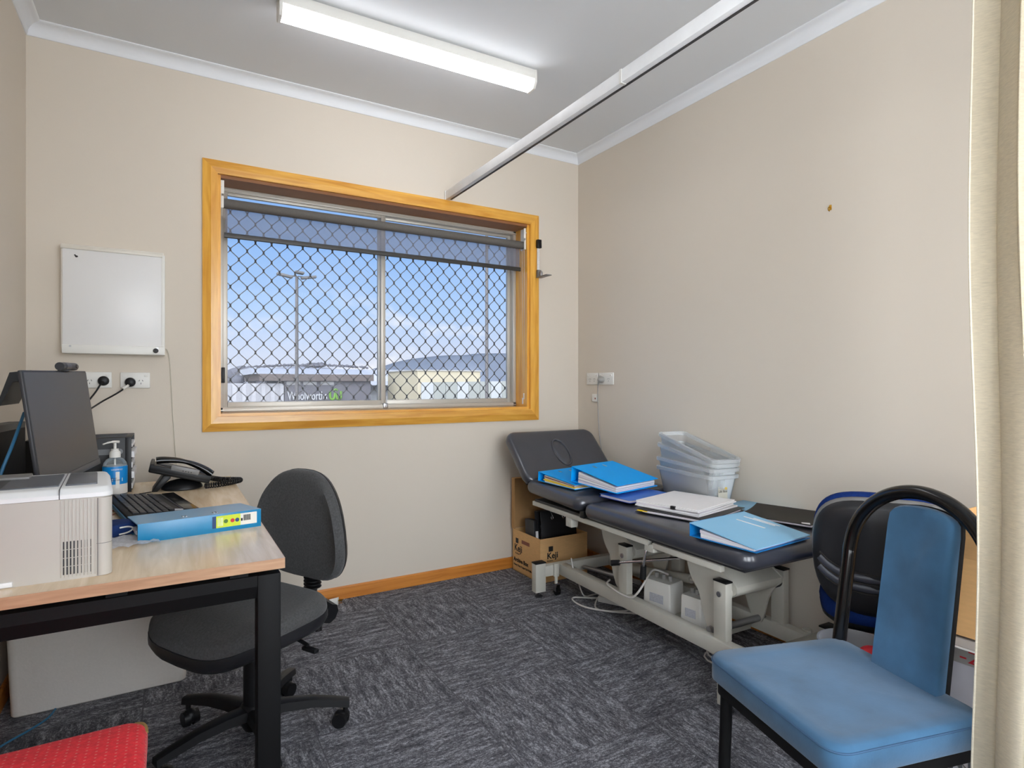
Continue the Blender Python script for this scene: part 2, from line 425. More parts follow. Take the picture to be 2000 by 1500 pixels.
fr.bb(fx0, fx1, YF - .006, YF, fz1 - .018, fz1 - .012); fr.bb(fx0, fx1, YF - .004, YF, fz0 + .008, fz0 + .014)
wp('aluminium_frame', fr, M_alu)
xm = 1.082
def sash(x0, x1, y, right):
    s = MB(); a = .026
    z0, z1 = fz0 + .018, fz1 - .016
    s.bb(x0, x0 + a, y, y + .024, z0, z1, .002); s.bb(x1 - a, x1, y, y + .024, z0, z1, .002)
    s.bb(x0 + a, x1 - a, y, y + .024, z0, z0 + .034, .002); s.bb(x0 + a, x1 - a, y, y + .024, z1 - .020, z1, .002)
    o = wp('sash_frame', s, M_alu)
    wp('glass_pane', MB().bb(x0 + a - .003, x1 - a + .003, y + .010, y + .014, z0 + .03, z1 - .017), M_glass, o)
    return o
sL = sash(fx0 + .016, xm + .018, YF + .012, 0); sR = sash(xm - .018, fx1 - .016, YF + .040, 1)
wp('sash_latch', MB().bb(fx0 + .012, fx0 + .028, YF - .012, YF + .02, 1.165, 1.245, .003), M_blackp, sL)
lt = MB(); lt.bb(xm - .002, xm + .026, YF - .014, YF + .012, fz0 + .004, fz0 + .034, .003); lt.bb(xm + .016, xm + .022, YF - .006, YF, fz0 + .02, fz0 + .075)
lt.cyl((xm + .012, YF - .018, fz0 + .019), (xm + .012, YF - .01, fz0 + .019), .006)
wp('key_lock', lt, M_steel, sR)
# expanded diamond grille outside the glass
g = MB(); yg = YF + .082; pw, ph = .0815, .0985
gx0, gx1, gz0, gz1 = fx0 + .02, fx1 - .02, fz0 + .02, fz1 - .02
nx = int((gx1 - gx0) / pw) + 3; b = bmesh.new()
nz = int((gz1 - gz0) / (ph / 2)) + 3
def clipz(p): return gx0 - .001 <= p[0] <= gx1 + .001 and gz0 - .001 <= p[1] <= gz1 + .001
def strip(p, q, hw, dp):
    d = Vector((q[0] - p[0], 0, q[1] - p[1])); n = Vector((-d.z, 0, d.x)).normalized() * hw
    A = Vector((p[0], yg, p[1])); B = Vector((q[0], yg, q[1])); D = Vector((0, dp, 0))
    v = [b.verts.new(c) for c in (A - n, A + n, B + n, B - n, A - n + D, A + n + D, B + n + D, B - n + D)]
    for f in ((0, 1, 2, 3), (7, 6, 5, 4), (0, 4, 5, 1), (3, 2, 6, 7)): b.faces.new([v[i] for i in f])
for r_ in range(-1, nz):
    for c_ in range(-1, nx):
        xx = gx0 + (c_ + (.5 if r_ % 2 else 0)) * pw; zz = gz0 + r_ * ph / 2
        for sx in (-1, 1):
            # slightly curved strand from this knot up to the next row's knot
            p = (xx, zz); q = (xx + sx * pw / 2, zz + ph / 2)
            pts = [p, (xx + sx * .0035, zz + .009), (q[0] - sx * .0035, q[1] - .009), q]
            for i in range(3):
                if clipz(pts[i]) and clipz(pts[i + 1]): strip(pts[i], pts[i + 1], .0036 if i != 1 else .0019, .004)
g.add(b)
wp('security_grille', g, M_grille)

win2 = bpy.data.objects.new('unseen_window_2', None); COL.objects.link(win2); win2.location = (X0, (LY0 + LY1) / 2, LZ0); win2['kind'] = 'structure'
q = MB()
q.bb(X0 - .02, X0 + .018, LY0 - .06, LY0, LZ0 - .06, LZ1 + .06, .003); q.bb(X0 - .02, X0 + .018, LY1, LY1 + .06, LZ0 - .06, LZ1 + .06, .003)
q.bb(X0 - .02, X0 + .018, LY0, LY1, LZ0 - .06, LZ0, .003); q.bb(X0 - .02, X0 + .018, LY0, LY1, LZ1, LZ1 + .06, .003)
wp('timber_architrave', q, M_pine, win2)
q = MB()
q.bb(X0 - .08, X0 - .05, LY0, LY0 + .03, LZ0, LZ1); q.bb(X0 - .08, X0 - .05, LY1 - .03, LY1, LZ0, LZ1); q.bb(X0 - .08, X0 - .05, LY0, LY1, LZ0, LZ0 + .03); q.bb(X0 - .08, X0 - .05, LY0, LY1, LZ1 - .03, LZ1)
q.bb(X0 - .08, X0 - .05, -.39, -.35, LZ0, LZ1)
wp('aluminium_frame', q, M_alu, win2)
wp('glass_pane', MB().bb(X0 - .068, X0 - .064, LY0 + .02, LY1 - .02, LZ0 + .02, LZ1 - .02), M_glass, win2)

win3 = bpy.data.objects.new('fill_window_3', None); COL.objects.link(win3); win3.location = ((FX0 + FX1) / 2, Y0, LZ0); win3['kind'] = 'structure'
q = MB()
q.bb(FX0 - .06, FX0, Y0 - .02, Y0 + .018, LZ0 - .06, LZ1 + .06, .003); q.bb(FX1, FX1 + .06, Y0 - .02, Y0 + .018, LZ0 - .06, LZ1 + .06, .003)
q.bb(FX0, FX1, Y0 - .02, Y0 + .018, LZ0 - .06, LZ0, .003); q.bb(FX0, FX1, Y0 - .02, Y0 + .018, LZ1, LZ1 + .06, .003)
wp('timber_architrave', q, M_pineh, win3)
q = MB()
q.bb(FX0, FX0 + .03, Y0 - .08, Y0 - .05, LZ0, LZ1); q.bb(FX1 - .03, FX1, Y0 - .08, Y0 - .05, LZ0, LZ1); q.bb(FX0, FX1, Y0 - .08, Y0 - .05, LZ0, LZ0 + .03); q.bb(FX0, FX1, Y0 - .08, Y0 - .05, LZ1 - .03, LZ1)
wp('aluminium_frame', q, M_alu, win3)
wp('glass_pane', MB().bb(FX0 + .02, FX1 - .02, Y0 - .068, Y0 - .064, LZ0 + .02, LZ1 - .02), M_glass, win3)

# ------------------------------------------------------------------ roller blind
bl = thing('roller_blind', 'taupe roller blind rolled almost fully up at the top of the window', 'blind', (1.1, 3.25, 1.9))
by = Y1 + .045
bx0, bx1 = WX0 + .028, WX1 - .020
br = MB().cyl((bx0, by, 2.060), (bx1, by, 2.060), .0245, n=28)
P('fabric_roll', br, M_roll, bl, W=True)
P('screen_fabric', MB().bb(bx0 + .012, bx1 - .010, by + .024, by + .0248, 1.915, 2.062), M_sheer, bl, W=True)
P('bottom_bar', MB().loft([[Vector((x, by + .024 + a, 1.908 + c)) for a, c in rr(.012, .026, .005)] for x in (bx0 + .006, bx1 - .004)]), mat('dark bar', (58, 56, 54), .4, metal=.3), bl, W=True)
for x, s in ((WX0 + .016, 1), (WX1 - .016, -1)):
    k = MB(); k.bb(x - .0015, x + .0015, by - .03, by + .03, 2.03, 2.165); k.bb(x, x + s * .014, by - .032, by - .028, 2.10, 2.165, .001); k.bb(x, x + s * .012, by - .033, by - .028, 2.03, 2.088, .001)
    k.cyl((x, by - .036, 2.135), (x, by - .028, 2.135), .004)
    P('bracket', k, M_white, bl, W=True)
ch = MB()
for dy, zz in ((-.012, 1.10), (.012, 1.07)):
    ch.tube([(bx1 + .004, by + dy, 2.06), (bx1 + .006, by + dy, 1.6), (bx1 + .007, by + dy * .6, zz)], .0012, 6)
    ch.bb(bx1 + .001, bx1 + .013, by + dy * .6 - .004, by + dy * .6 + .004, zz - .04, zz, .002)
P('pull_cord', ch, M_wcable, bl, W=True)

# ------------------------------------------------------------------ ceiling light
lg = thing('ceiling_light', 'lit white linear batten light on the ceiling above the window side', 'ceiling light', (.965, 2.46, ZC), (0, 0, R(-1.0)))
lx = .592
P('housing', MB().bb(-lx, lx, -.045, .045, -.046, 0, .004), M_white, lg)
dprof = [(-.041, -.046), (.041, -.046), (.041, -.060), (.026, -.084), (-.026, -.084), (-.041, -.060)]
P('diffuser', MB().prism(dprof, 'x', -lx + .012, lx - .012), M_lamp, lg, smooth=30)
ep = [(-.046, 0), (.046, 0), (.046, -.062), (.029, -.088), (-.029, -.088), (-.046, -.062)]
for s in (-1, 1):
    P('end_cap', MB().prism(ep, 'x', s * lx, s * (lx - .013), bev=.002), M_white, lg)

# ------------------------------------------------------------------ curtain rail and curtain
ra = thing('curtain_rail', 'white ceiling hung curtain track running from window to camera', 'curtain rail', (1.43, 1.6, 2.25))
q = MB(); q.bb(1.412, 1.444, -.2, Y1, 2.252, 2.300, .002)
P('track', q, mat('white enamel track', (238, 239, 240), .45, spec=.3), ra, W=True)
P('track_slot', MB().bb(1.4345, 1.4450, -.2, Y1 - .03, 2.2500, 2.2560), M_dkgrey, ra, W=True)
P('end_bracket', MB().bb(1.408, 1.448, Y1 - .012, Y1, 2.235, 2.306, .002), M_white, ra, W=True)
for yy in (.9, 1.62):
    P('joiner', MB().bb(1.4105, 1.4455, yy, yy + .012, 2.2505, 2.3015), M_white, ra, W=True)
cu = thing('privacy_curtain', 'oatmeal linen privacy curtain bunched at the right edge of frame', 'curtain', (1.43, .25, .25))
bmc = bmesh.new(); nS, nZ = 260, 24; grid = []
for j in range(nZ + 1):
    z = .22 + (2.236 - .22) * j / nZ; row = []
    for i in range(nS + 1):
        s = i / nS
        y = .548 - .60 * s
        ph = s * 2 * PI * 6.2
        amp = .034 * min(1, s * 7 + .30)
        x = 1.437 + amp * math.sin(ph + .5 * math.sin(z * 1.7 + s * 9)) + .004 * math.sin(z * 4 + s * 30)
        y += .012 * math.cos(ph * 2 + .4) - .004 * math.sin(z * 3.1) + (.010 * (1 - z / 2.3) * math.sin(z * 5)) * (1 - s)
        row.append(bmc.verts.new((x, y, z)))
    grid.append(row)
for j in range(nZ):
    for i in range(nS): bmc.faces.new((grid[j][i], grid[j][i + 1], grid[j + 1][i + 1], grid[j + 1][i]))
bmesh.ops.solidify(bmc, geom=bmc.faces[:], thickness=.0016)
P('drape', MB().add(bmc), M_curt, cu, W=True, smooth=80)
# stitched side hem on the free edge
he = MB()
def cpt(s, z):
    y = .548 - .60 * s; ph = s * 2 * PI * 6.2; amp = .034 * min(1, s * 7 + .30)
    x = 1.437 + amp * math.sin(ph + .5 * math.sin(z * 1.7 + s * 9)) + .004 * math.sin(z * 4 + s * 30)
    y += .012 * math.cos(ph * 2 + .4) - .004 * math.sin(z * 3.1) + (.010 * (1 - z / 2.3) * math.sin(z * 5)) * (1 - s)
    return Vector((x, y, z))
he.tube([cpt(0, .22 + 2.016 * j / 40) for j in range(41)], .0022, 6)
P('side_hem', he, M_curt, cu, W=True)

# ------------------------------------------------------------------ things on the walls
wb = thing('whiteboard', 'small white wall board with a tray rail and black knob', 'whiteboard', (-.21, Y1, 1.29))
cs = MB(); bx0_, bx1_ = -.400, -.020
cs.bb(bx0_, bx1_, Y1 - .052, Y1, 1.300, 1.765, .003)
P('casing', cs, mat('board casing', (222, 216, 206), .45), wb, W=True)
P('writing_panel', MB().bb(bx0_ + .006, bx1_ - .010, Y1 - .060, Y1 - .052, 1.330, 1.745, .002), mat('white board skin', (222, 220, 218), .35, noise=(3, .015)), wb, W=True)
P('top_rail', MB().bb(bx0_, bx1_ - .006, Y1 - .066, Y1 - .050, 1.742, 1.758, .002), mat('board rail', (214, 208, 196), .4), wb, W=True)
P('tray_rail', MB().bb(bx0_ + .006, bx1_ + .004, Y1 - .078, Y1 - .004, 1.292, 1.330, .003), M_white, wb, W=True)
P('side_rail', MB().bb(bx1_ - .011, bx1_ + .004, Y1 - .058, Y1 - .002, 1.32, 1.752, .002), M_white, wb, W=True)
P('knob', MB().lathe([(0, 0), (.010, 0), (.011, .006), (.008, .012), (0, .013)], n=20, M=TR((-.052, Y1 - .078, 1.311), (R(90), 0, 0))), M_blackp, wb, W=True)
for x in (-.365, -.045):
    P('screw', MB().cyl((x, Y1 - .080, 1.323), (x, Y1 - .077, 1.323), .004), M_steel, wb, W=True)
mk = MB(); mk.ball((-.345, Y1 - .0605, 1.712), .0055, sc=(1, .2, .8)); mk.ball((-.350, Y1 - .0605, 1.717), .0035, sc=(1, .2, .8))
P('ink_mark', mk, M_ink, wb, W=True)
wc = MB().tube(cr([(-.022, Y1 - .03, 1.325), (-.006, Y1 - .02, 1.315), (.004, Y1 - .008, 1.25), (.014, Y1 - .006, 1.05), (.022, Y1 - .006, .90), (.030, Y1 - .01, .78), (.034, Y1 - .03, .69), (.0345, Y1 - .06, .60), (.03, Y1 - .02, .4), (.03, Y1 - .02, .1)], 8), .0017, 8)
tag(P('wall_cable', wc, mat('ivory cable', (190, 184, 168), .5)), 'thin ivory cable dropping down the wall from the white board', 'cable')

def outlet(label, c, axis, w_, h_, plugs, grp):
    """double power point; axis 'y' sits on the back wall, 'x' on the right wall"""
    rz = 0 if axis == 'y' else R(-90)
    o = thing('power_outlet', label, 'power point', c, (0, 0, rz), grp)
    P('face_plate', MB().box((0, -.005, 0), (w_, .010, h_), bev=.003), M_white, o)
    for s in (-1, 1):
        P('switch', MB().box((s * w_ * .36, -.0115, h_ * .28), (.015, .004, .010), bev=.001, rot=(R(8), 0, 0)), M_white, o)
        k = MB(); x = s * w_ * .19
        for a, dx, dz in ((28, -.0065, .004), (-28, .0065, .004), (0, 0, -.009)):
            k.box((x + dx, -.0102, -h_ * .08 + dz), (.0022, .001, .0075), rot=(0, R(a), 0))
        P('socket_slots', k, M_dkgrey, o)
    return o
outlet('white double power point on the window wall, half behind the monitor', (-.281, Y1, 1.178), 'y', .118, .072, 1, 'power points')
outlet('white double power point on the window wall, nearer the window', (-.133, Y1, 1.177), 'y', .115, .072, 1, 'power points')
outlet('white double power point nearest the room corner behind the couch', (X1, 3.026, 1.194), 'x', .118, .076, 0, 'power points')
outlet('white double power point behind the couch with a grey plug in it', (X1, 2.888, 1.194), 'x', .140, .076, 1, 'power points')
def plug_black(label, c, pts, sleeve):
    o = thing('power_plug', label, 'plug', c, (0, 0, 0), 'black plugs in the wall')
    P('plug_body', MB().lathe([(0, 0), (.021, 0), (.0215, .012), (.019, .022), (.012, .026), (0, .027)], M=TR((0, 0, 0), (R(90), 0, 0))), M_blackp, o)
    P('cord', MB().tube(cr(pts, 8), .0036, 10), M_blackp, o, W=True)
    if sleeve: P('tape_wrap', MB().cyl(*sleeve, .0052, n=12), M_white, o, W=True)
plug_black('round black plug with a plain black cord, half behind monitor', (-.252, Y1 - .0105, 1.174), [(-.252, Y1 - .035, 1.170), (-.262, Y1 - .05, 1.155), (-.285, Y1 - .08, 1.11), (-.345, Y1 - .13, 1.02), (-.39, Y1 - .2, .96), (-.41, 2.80, .955)], None)
plug_black('round black plug whose cord has a white taped end', (-.152, Y1 - .0105, 1.168), [(-.152, Y1 - .035, 1.163), (-.162, Y1 - .045, 1.150), (-.20, Y1 - .07, 1.118), (-.26, Y1 - .15, 1.075), (-.30, 2.90, 1.03), (-.30, 2.75, .96)], ((-.158, Y1 - .040, 1.154), (-.178, Y1 - .055, 1.138)))
gp = thing('power_plug', 'grey rounded plug with grey cord hanging down behind the couch', 'plug', (X1 - .0105, 2.918, 1.188))
P('plug_body', MB().lathe([(0, 0), (.019, 0), (.021, .010), (.018, .028), (.009, .036), (0, .037)], M=TR((0, 0, 0), (0, R(-90), 0))), M_gcable, gp)
P('cord', MB().tube(cr([(X1 - .035, 2.918, 1.18), (X1 - .03, 2.935, 1.165), (X1 - .012, 2.965, 1.13), (X1 - .008, 2.968, 1.0), (X1 - .008, 2.955, .85), (X1 - .010, 2.93, .72), (X1 - .02, 2.90, .5), (X1 - .03, 2.88, .2)], 8), .0030, 8), M_gcable, gp, W=True)
ds = thing('wall_jack', 'small square white data socket below the power points', 'wall socket', (X1, 3.003, 1.070))
P('plate', MB().box((-.006, 0, 0), (.012, .050, .050), bev=.004), M_white, ds)
P('jack_hole', MB().cyl((-.0125, -.012, -.004), (-.0118, -.012, -.004), .006, n=14), M_brownp, ds)
nk = MB(); nk.tube(cr([(X1, 1.436, 1.902), (X1 - .014, 1.436, 1.900), (X1 - .016, 1.436, 1.890), (X1 - .010, 1.434, 1.884)], 5), .0022, 8); nk.bb(X1 - .002, X1, 1.431, 1.441, 1.890, 1.912)
tag(P('wall_hook', nk, M_brass), 'tiny bent brass hook in the bare right wall', 'hook')
st = thing('height_measure', 'wall mounted height measuring tape on the right side of window trim', 'height measure', (2.058, Y1 - .022, 1.84))
P('case', MB().bb(2.040, 2.072, Y1 - .045, Y1 - .0225, 2.035, 2.090, .004), M_blackp, st, W=True)
P('tape', MB().bb(2.047, 2.065, Y1 - .027, Y1 - .0245, 1.88, 2.04), mat('tape white', (214, 212, 210), .4, noise=(60, .15), stretch=(1, 1, 6)), st, W=True)
q = MB(); q.bb(2.042, 2.072, Y1 - .042, Y1 - .0225, 1.846, 1.895, .004)
P('slider', q, M_tgrey, st, W=True)
P('head_plate', MB().bb(2.036, 2.078, Y1 - .150, Y1 - .03, 1.843, 1.849, .002), M_tgrey, st, W=True)
P('window_frame_eye', MB().bb(2.050, 2.066, Y1 - .065, Y1 - .042, 1.852, 1.882, .003), M_steel, st, W=True)

# ------------------------------------------------------------------ desk
dk = thing('desk', 'pale oak desk on a black steel frame along the left wall', 'desk', (-.13, 2.27, 0))
DX0, DX1, DY0, DY1 = -.515, .247, 1.530, 3.022
P('tabletop', MB().bb(DX0, DX1, DY0 + .002, DY1, .7055, .730), M_oak, dk, W=True)
P('edge_strip', MB().bb(DX0, DX1 + .0006, DY0, DY0 + .002, .705, .7302), M_oakedge, dk, W=True)
P('edge_strip', MB().bb(DX1, DX1 + .0012, DY0 + .002, DY1, .705, .7302), M_oakedge, dk, W=True)
def oframe(y0, y1):
    prof = lambda x0, x1: [(x0, 0), (x1, 0), (x1, .692), (x0, .692)]
    for x0, x1 in ((DX1 - .060, DX1 - .006), (DX0 + .006, DX0 + .055)):
        P('leg', MB().bb(x0, x1, y0, y1, .004, .690, .003), M_blackm, dk, W=True)
        P('foot_glide', MB().cyl(((x0 + x1) / 2, (y0 + y1) / 2, 0), ((x0 + x1) / 2, (y0 + y1) / 2, .005), .018), M_dkgrey, dk, W=True)
    P('crossbar', MB().prism([(y0, .690), (y0, .664), (y0 + .012, .632), (y1, .632), (y1, .690)], 'x', DX0 + .055, DX1 - .060), M_blackm, dk, W=True, smooth=20)
    for x in (DX1 - .10, DX0 + .14, -.1):
        P('spacer', MB().bb(x - .02, x + .02, y0 + .008, y1 - .005, .690, .7055), M_blackm, dk, W=True)
oframe(1.548, 1.602); oframe(2.955, 3.009)
P('long_beam', MB().bb(-.16, -.11, 1.602, 2.955, .64, .69), M_blackm, dk, W=True)

# --- foam box below the desk
fb = thing('foam_box', 'white foam cool box on the carpet under the desk', 'box', (-.21, 2.77, 0))
pr = lambda x0, x1, y0, y1, z, r: [Vector((x + (x0 + x1) / 2, y + (y0 + y1) / 2, z)) for x, y in rr(x1 - x0, y1 - y0, r)]
P('body', MB().loft([pr(-.47, .052, 2.620, 2.93, .0, .02), pr(-.475, .058, 2.613, 2.935, .006, .026), pr(-.485, .068, 2.602, 2.945, .285, .03), pr(-.480, .064, 2.606, 2.94, .293, .03)]), M_foam, fb, W=True)
P('lid', MB().loft([pr(-.485, .068, 2.602, 2.945, .294, .03), pr(-.487, .070, 2.600, 2.947, .299, .03), pr(-.472, .055, 2.615, 2.932, .345, .03), pr(-.462, .045, 2.625, 2.922, .352, .03)]), M_foam, fb, W=True)
tag(P('floor_cable', MB().tube(cr([(-.515, 2.30, .004), (-.47, 2.42, .004), (-.40, 2.50, .004), (-.36, 2.56, .004), (-.345, 2.64, .004), (-.36, 2.59, .004)][:5], 8), .0035, 8), M_bcable), 'dark blue cable on carpet in front of the foam box', 'cable')

# --- printer
pt = thing('printer', 'white laser printer with slate grey top on the desk corner', 'printer', (-.30, 1.76, .73))
px0, px1, py0, py1, pz = -.505, -.114, 1.598, 1.892, .73
def ringp(x0, x1, y0, y1, z, r): return [Vector((x + (x0 + x1) / 2, y + (y0 + y1) / 2, z)) for x, y in rr(x1 - x0, y1 - y0, r, 5)]
def pp(name, mb, m):     # the front face of the printer slants back a little along its width
    for v in mb.bm.verts: v.co.x -= max(0, v.co.y - 1.62) * .092 * max(0, (v.co.x - px0) / (px1 - px0))
    return P(name, mb, m, pt, W=True)
hb = .177
pp('body', MB().loft([ringp(px0, px1, py0, py1, pz, .022), ringp(px0, px1, py0, py1, pz + hb, .022)]), M_prt)
pp('front_panel', MB().loft([ringp(-.150, px1 + .002, py0 - .002, py1 + .002, pz + .001, .018), ringp(-.150, px1 + .002, py0 - .002, py1 + .002, pz + hb - .002, .018)]), M_prt)
pp('panel_seam', MB().loft([ringp(-.149, px1 + .0026, py0 - .0026, py1 + .0026, pz + .0725, .018), ringp(-.149, px1 + .0026, py0 - .0026, py1 + .0026, pz + .0735, .018)]), M_tgrey)
pp('panel_seam', MB().bb(-.1380, -.1365, py0 - .0026, py0 + .01, pz + .002, pz + hb - .002), M_tgrey)
pp('lid', MB().loft([ringp(px0 - .001, px1 + .003, py0 - .003, py1 + .003, pz + hb + .001, .022), ringp(px0 - .001, px1 + .003, py0 - .003, py1 + .003, pz + hb + .010, .022), ringp(px0 + .006, px1 - .004, py0 + .008, py1 - .006, pz + hb + .020, .02), ringp(px0 + .010, px1 - .008, py0 + .014, py1 - .010, pz + hb + .022, .018)]), M_prtt)
zt = pz + hb + .022
pp('control_panel', MB().bb(-.200, -.140, 1.650, 1.850, zt - .004, zt + .004, .003), M_prtg)
pp('output_tray', MB().prism([(-.50, zt + .0006), (-.42, zt + .0006), (-.212, zt + .003), (-.212, zt - .002), (-.50, zt - .002)][::-1], 'y', 1.650, 1.850), M_prtg)
pp('tray_recess', MB().prism([(-.50, zt + .0012), (-.40, zt + .0012), (-.315, zt + .0022), (-.50, zt + .0016)], 'y', 1.656, 1.842), M_dkgrey)
pp('lid_seam', MB().bb(-.2065, -.2050, py0 - .0036, py1 - .01, pz + hb + .001, zt + .0008), M_dkgrey)
pp('paper_stop', MB().bb(-.40, -.28, 1.80, 1.87, zt, zt + .008, .003), M_tgrey)
fl = MB(); vt = MB()
for k in range(10):
    x = -.2030 + k * .0068
    fl.bb(x - .0011, x + .0011, py0 - .0022, py0 + .002, pz + .006, pz + hb - .002, .0008)
for k in range(9):
    x = -.1986 + k * .00612
    for j in range(4): vt.bb(x - .0013, x + .0013, py0 - .0006, py0 + .002, pz + .012 + j * .0185, pz + .029 + j * .0185)
pp('side_ribs', fl, M_prt); pp('vent_slots', vt, M_dkgrey)
pp('hand_grip', MB().bb(px0, -.285, py0 - .004, py0 + .002, pz + .002, pz + .012, .001), M_prtt)

# --- monitor
mo = thing('monitor', 'black flat monitor with webcam turned towards the chair', 'monitor', (-.29, 2.28, .73))
A = Vector((-.323, 2.008, 1.197)); B = Vector((-.240, 2.560, 1.206)); Cc = Vector((-.289, 1.965, .874)); D = Vector((-.215, 2.545, .874))
ux = (B - A).normalized(); 
vz = ((A - Cc)); vz = (vz - ux * vz.dot(ux)).normalized(); nn = ux.cross(vz).normalized()   # ux along the width, vz up, nn towards the user side
if nn.x < 0: nn = -nn
Wm, Hm = .555, .330
org = Cc + (D - Cc) * .5
MM = Matrix(((ux.x, vz.x, nn.x, org.x), (ux.y, vz.y, nn.y, org.y), (ux.z, vz.z, nn.z, org.z), (0, 0, 0, 1)))
def mp_(name, mb, m, par=mo): 
    mb.bm.transform(MM); return P(name, mb, m, par, W=True)
mp_('casing', MB().bb(-Wm / 2, Wm / 2, 0, Hm, -.011, -.001, .003), M_dkgrey)
mp_('screen', MB().bb(-Wm / 2 + .006, Wm / 2 - .006, .020, Hm - .006, -.002, .0006), M_screen)
mp_('lower_bezel', MB().bb(-Wm / 2, Wm / 2, -.001, .019, -.002, .0018, .001), mat('bezel grey', (70, 71, 74), .4))
mp_('rear_housing', MB().bb(-.17, .17, .06, .24, -.042, -.011, .012), M_blackp)
P('stand_cover', MB().prism([(-.345, 1.200), (-.392, 1.193), (-.420, 1.100), (-.412, 1.098), (-.385, 1.165), (-.345, 1.172)], 'y', 2.16, 2.40), M_blackp, mo, W=True, smooth=20)
P('neck', MB().bb(-.345, -.316, 2.25, 2.33, .74, 1.10, .006), M_dkgrey, mo, W=True)
P('base_plate', MB().bb(-.43, -.24, 2.16, 2.42, .73, .742, .004), M_dkgrey, mo, W=True)
wcam = thing('webcam', 'small dark webcam clipped on top of the monitor', 'webcam', tuple(A + (B - A) * .62))
cm = TR(tuple(A + (B - A) * .60 + Vector((0, 0, .012))))
d = ux
c0 = A + (B - A) * .45 + Vector((-.005, 0, .0135)); c1 = A + (B - A) * .70 + Vector((-.005, 0, .0135))
P('barrel', MB().cyl(c0, c1, .0125, n=20), M_dkgrey, wcam, W=True)
P('grip', MB().cyl(c0 + (c1 - c0) * .22 + Vector((0, 0, 0)), c0 + (c1 - c0) * .52, .0130, n=20), M_slate, wcam, W=True)
lens = c0 + (c1 - c0) * .86
P('lens', MB().cyl(lens, lens + nn * .0135, .006, n=16), M_blackg, wcam, W=True)
P('clip', MB().box(tuple(A + (B - A) * .58 + Vector((-.012, 0, .0))), (.03, .05, .004), bev=.001), M_dkgrey, wcam, W=True)
pc = thing('desktop_computer', 'slim black computer case standing by the left wall behind the monitor', 'computer', (-.455, 2.3, .73))
ol = [(2.135, 1.040), (2.62, 1.030), (2.62, .730), (1.93, .730), (1.93, .86)]
P('case', MB().prism(ol, 'x', -.480, -.432, bev=.003), M_blackp, pc, W=True)
P('side_panel', MB().prism([(2.16, 1.018), (2.60, 1.010), (2.60, .75), (1.96, .75), (1.96, .86)], 'x', -.433, -.430), M_blackm, pc, W=True)
P('rib', MB().bb(-.431, -.426, 2.10, 2.115, .78, .97), M_dkgrey, pc, W=True)
tag(P('network_cable', MB().tube(cr([(-.366, 2.20, 1.075), (-.362, 2.12, 1.045), (-.372, 2.07, .985), (-.388, 2.05, .925), (-.40, 2.04, .86), (-.41, 2.02, .736)], 8), .0042, 10), M_bcable), 'blue network cable hanging behind the monitor', 'cable')

# --- letter trays
lt_ = thing('letter_tray_unit', 'black five drawer letter tray unit by the window wall', 'letter trays', (-.295, 2.90, .73))
tx0, tx1, ty0, ty1, tz0, tz1 = -.462, -.130, 2.775, 3.012, .73, .948
sh = MB()
sh.bb(tx0, tx1, ty0, ty0 + .004, tz0, tz1, .001); sh.bb(tx0, tx1, ty1 - .004, ty1, tz0, tz1, .001); sh.bb(tx0, tx1, ty0, ty1, tz1 - .005, tz1, .001); sh.bb(tx0, tx1, ty0, ty1, tz0, tz0 + .004)
sh.bb(tx0, tx0 + .004, ty0, ty1, tz0, tz1)
sh.bb(tx1 - .02, tx1 + .001, ty0 - .001, ty0 + .007, tz0, tz1, .001); sh.bb(tx1 - .02, tx1 + .001, ty1 - .012, ty1 + .001, tz0, tz1, .001)
P('outer_case', sh, M_blackp, lt_, W=True)
for k in range(5):
    z = tz0 + .008 + k * .0415
    tr = P('tray', MB().bb(tx0 + .02, tx1 - .006, ty0 + .010, ty1 - .010, z, z + .004).bb(tx1 - .012, tx1 + .004, ty0 + .012, ty1 - .012, z, z + .011, .001), M_blackp, lt_, W=True)
    P('paper', MB().bb(tx0 + .04, tx1 + .004 + (k % 2) * .006, ty0 + .012, ty1 - .016, z + .004, z + .004 + (.022, .026, .022, .024, .014)[k]), M_paper, tr, W=True)
for z in (.800, .893):
    P('side_slot', MB().loft([[Vector((x - .245, ty0 - .001 + yy, zz + z)) for x, zz in rr(.175, .022, .0105)] for yy in (0, .0025)]), mat('slot smoke', (120, 122, 124), .3), lt_, W=True)
rg = MB()
for y in (ty0 + .05, ty0 + .10, ty0 + .16): rg.bb(tx0 + .01, tx1 - .02, y, y + .006, tz1 - .001, tz1 + .003, .001)
P('top_ridges', rg, M_dkgrey, lt_, W=True)

# --- sanitiser bottle
sb = thing('sanitiser_bottle', 'clear pump bottle of hand sanitiser with blue label', 'bottle', (-.178, 2.694, .73))
P('bottle', MB().lathe([(0, 0), (.036, 0), (.0395, .004), (.040, .012), (.040, .116), (.037, .130), (.028, .143), (.015, .150), (.0135, .158), (0, .158)], n=40), M_bottle, sb)
P('gel', MB().lathe([(0, .004), (.035, .004), (.037, .012), (.037, .120), (0, .120)], n=32), M_gel, sb)
P('label', MB().lathe([(.0403, .050), (.0406, .051), (.0406, .116), (.0403, .117)], n=48), M_blabel, sb)
P('label_lower', MB().lathe([(.0403, .014), (.0405, .015), (.0405, .050), (.0403, .051)], n=48), mat('sanitiser label pale', (214, 210, 204), .4), sb)
